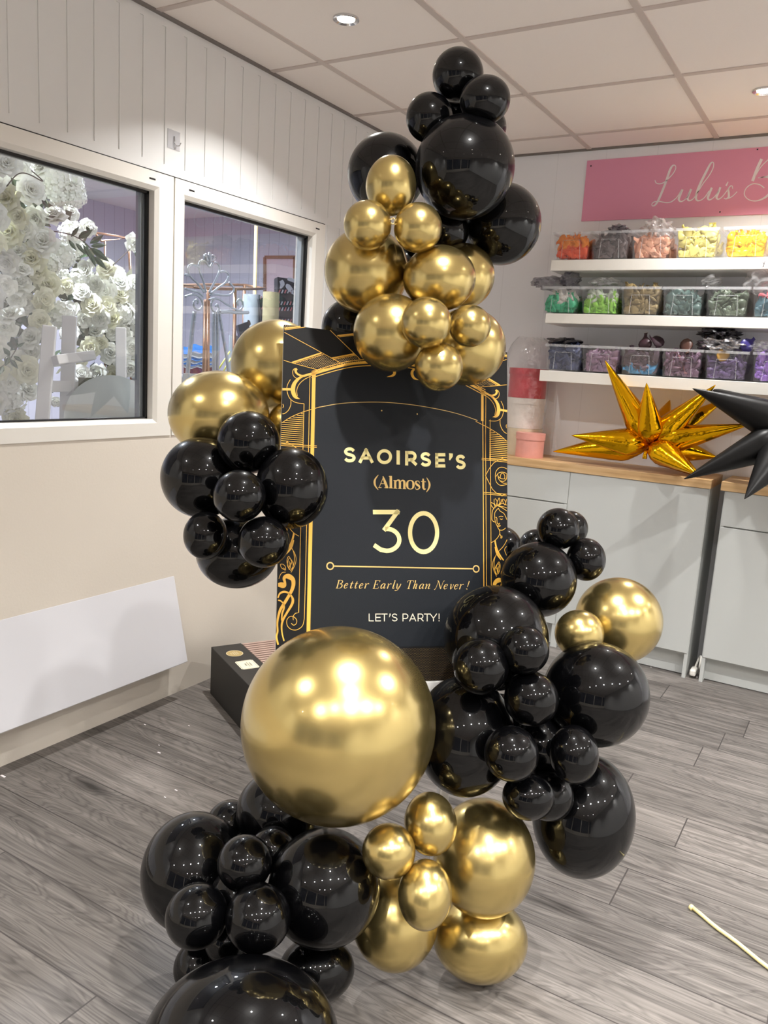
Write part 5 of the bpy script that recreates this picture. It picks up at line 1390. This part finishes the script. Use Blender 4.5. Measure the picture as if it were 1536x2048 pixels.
M_paper = mat('grey_paper', (150, 158, 163), .5); M_kraft = mat('kraft_paper', (150, 140, 104), .6); M_bagb = mat('black_gift_bag', (34, 32, 36), .5)
M_red = mat('stripe_red', (188, 110, 110), .5); M_ghost = mat('print_grey', (176, 178, 184), .5); M_blue = mat('blue_fabric', (46, 116, 190), .7); M_maroon = mat('maroon_fabric', (88, 40, 70), .8)
def roll(label, p, q, r, m, X, grp='paper rolls in the store room'):
    b = MB(); P_, Q_ = PW(*p, X), PW(*q, X); Q_ = Q_ if r < .02 else Vector((Q_.x, Q_.y, 0)); b.tube([P_, Q_], r, 24); o = b.build('paper_roll', m, None, True, sharp=40); return tag(o, label, 'roll', grp)
roll('wide grey-white paper roll in the right window', (912, 880), (950, 1900), .052, M_paper, -3.35)
roll('kraft brown paper roll right of the grey-white one', (1178, 850), (1160, 1900), .048, M_kraft, -3.08)
roll('slim white tube beside the gold balloon, low in the right window', (670, 1440), (640, 2200), .028, M_paper, -3.1)
roll('thin cream pole rising out of the grey-white paper roll', (975, -200), (952, 880), .011, M_rod, -3.35, 'poles in the store room')
t = thing('picture_frame', 'thin copper picture frame on the store room back wall', 'frame', PW(1100, 900, -3.7))
b = MB(); a_ = [at_y(370 + x * .1465, 460 + y * .1465, SY1 - .012) for x, y in ((1092, 372), (1500, 372), (1500, 1000), (1092, 1000))]
for i in range(4): b.beam(a_[i], a_[(i + 1) % 4], .024, .016, Vector((0, -1, 0)))
b.build('frame', M_copper, t); b = MB(); b.face([p + Vector((0, .004, 0)) for p in a_]); b.build('print', mat('pale_rose_print', (206, 184, 190), .5), t)
# black gift bag with striped bands and a ghost print
gx = -3.2
t = thing('gift_bag', 'black gift bag with striped bands and a pale ghost print, right window', 'bag', PW(1400, 1500, gx))
q = [PW(1265, 640, gx), PW(1620, 700, gx), PW(1620, 2000, gx), PW(1265, 2000, gx)]; off = Vector((-.10, .09, 0))
b = MB(); w_ = [p + off for p in q]; b.face(q); b.face(w_[::-1])
for i in range(4): b.face([q[i], w_[i], w_[(i + 1) % 4], q[(i + 1) % 4]])
b.build('body', M_bagb, t)
BG = lambda x, y: PW(x, y, gx) + WN * .0015
b = MB()
for (yy, x0) in ((840, 1280), (1000, 1270), (1080, 1280), (1240, 1275)):
    for i in range(9): ribbon(b, [(x0 + i * 40, yy + 24, 16), (x0 + 20 + i * 40, yy - 24, 16)], BG, Vector((0, 0, 0)), m=i % 2)
b.build('stripe', [M_red, M_ghost], t)
b = MB()
ribbon(b, spline([(1390, 735, 10), (1400, 760, 60), (1430, 800, 66), (1470, 850, 50), (1510, 890, 14)], 5), BG, Vector((0, 0, 0)))
ribbon(b, spline([(1310, 690, 50), (1330, 740, 60), (1300, 800, 20)], 5), BG, Vector((0, 0, 0))); ribbon(b, spline([(1400, 665, 40), (1480, 690, 50), (1560, 720, 40)], 5), BG, Vector((0, 0, 0)))
b.build('ghost_print', M_ghost, t)
q = [PW(x, y, -3.25) for x, y in ((1010, 940), (1270, 850), (1270, 2000), (1130, 2000))]
t = thing('gift_bag', 'small dark bag with red and white stripes behind the kraft roll', 'bag', q[2])
b = MB(); w_ = [p + off * .6 for p in q]; b.face(q); b.face(w_[::-1])
for i in range(4): b.face([q[i], w_[i], w_[(i + 1) % 4], q[(i + 1) % 4]])
b.build('body', M_bagb, t)
b = MB(); BG2 = lambda x, y: PW(x, y, -3.25) + WN * .0015
for yy in (925, 1060, 1160):
    for i in range(7): ribbon(b, [(1030 + i * 34 + (yy - 925) * .12, yy + 22 - i * 5, 13), (1048 + i * 34 + (yy - 925) * .12, yy - 22 - i * 5, 13)], BG2, Vector((0, 0, 0)), m=i % 2)
b.build('stripe', [M_red, M_ghost], t)
q = [PW(x, y, -2.95) for x, y in ((722, 1300), (860, 1250), (960, 1620), (800, 1680))]; t = thing('black_carton', 'small tilted black carton peeping over the gold balloon', 'box', q[2])
b = MB(); w_ = [p + Vector((-.06, .05, 0)) for p in q]; b.face(q); b.face(w_[::-1])
for i in range(4): b.face([q[i], w_[i], w_[(i + 1) % 4], q[(i + 1) % 4]])
b.build('body', M_bagb, t)
b = MB()
pts = [PW(x, y, -3.0) for x, y in ((862, 1225), (888, 1240), (900, 1290), (850, 1340))]; b.face(pts); b.face([p + Vector((-.03, .03, 0)) for p in pts][::-1]); b.build('flap', M_twig, t)
# blue and white folded fabric, maroon underneath
fq = PW(180, 2000, -3.42)
t = thing('side_table', 'plain white table carrying the blue and white fabric pile', 'table', (fq.x, fq.y, 0))
b = MB(); b.box((fq.x - .28, fq.y - .28, fq.z - .03), (fq.x + .28, fq.y + .28, fq.z)); b.build('top', M_cab, t)
for dx in (-.25, .25):
    for dy in (-.25, .25):
        b = MB(); b.box((fq.x + dx - .02, fq.y + dy - .02, 0), (fq.x + dx + .02, fq.y + dy + .02, fq.z - .03)); b.build('leg', M_cab, t)
t = thing('fabric_pile', 'pile of blue and white striped fabric over maroon cloth, right window', 'fabric', PW(200, 1900, -3.3))
for k, (y0, y1, m) in enumerate(((1590, 1690, M_blue), (1680, 1740, M_paper), (1730, 1775, M_blue), (1765, 1815, M_paper), (1805, 1845, M_blue), (1840, 1885, M_paper), (1875, 2000, M_maroon))):
    b = MB(); n = 16
    for i in range(n + 1):
        x = -20 + 400 * i / n; wv = 14 * sin(i * .8 + k) - (22 * sin(pi * i / n) if k == 0 else 0)
        for (yy, X) in ((y0 + wv, -3.3), (y1 + wv, -3.29), (y1 + wv, -3.55), (y0 + wv, -3.55)): b.v.append(tuple(PW(x, yy, X)))
    for i in range(n):
        for j in range(4): b.f.append((i * 4 + j, i * 4 + (j + 1) % 4, (i + 1) * 4 + (j + 1) % 4, (i + 1) * 4 + j)); b.mi.append(0)
    b.f += [(0, 1, 2, 3), (n * 4 + 3, n * 4 + 2, n * 4 + 1, n * 4)]; b.mi += [0, 0]
    b.build('fabric_fold', m, t, True, sharp=50)
M_green = mat('yellow_green_cord', (196, 196, 90), .5)
for (x0, y0, x1, y1, lab) in ((610, 1660, 440, 1930, 'left thin yellow-green cane beside the slim white tube'), (625, 1750, 520, 1940, 'right thin yellow-green cane beside the slim white tube')):
    b = MB(); b.tube([PW(x0, y0, -2.95), PW(x1, y1, -2.95)], .004, 6); tag(b.build('cane', M_green, None, True), lab, 'cane', 'yellow-green canes')
q = PW(100, 1960, -2.62); b = MB(); b.box((q.x - .01, q.y - .05, 0), (q.x, q.y + .05, q.z)); tag(b.build('card_sheet', M_paper), 'white card sheet behind the gold balloon at the window sill', 'card')

bpy.context.view_layer.update()
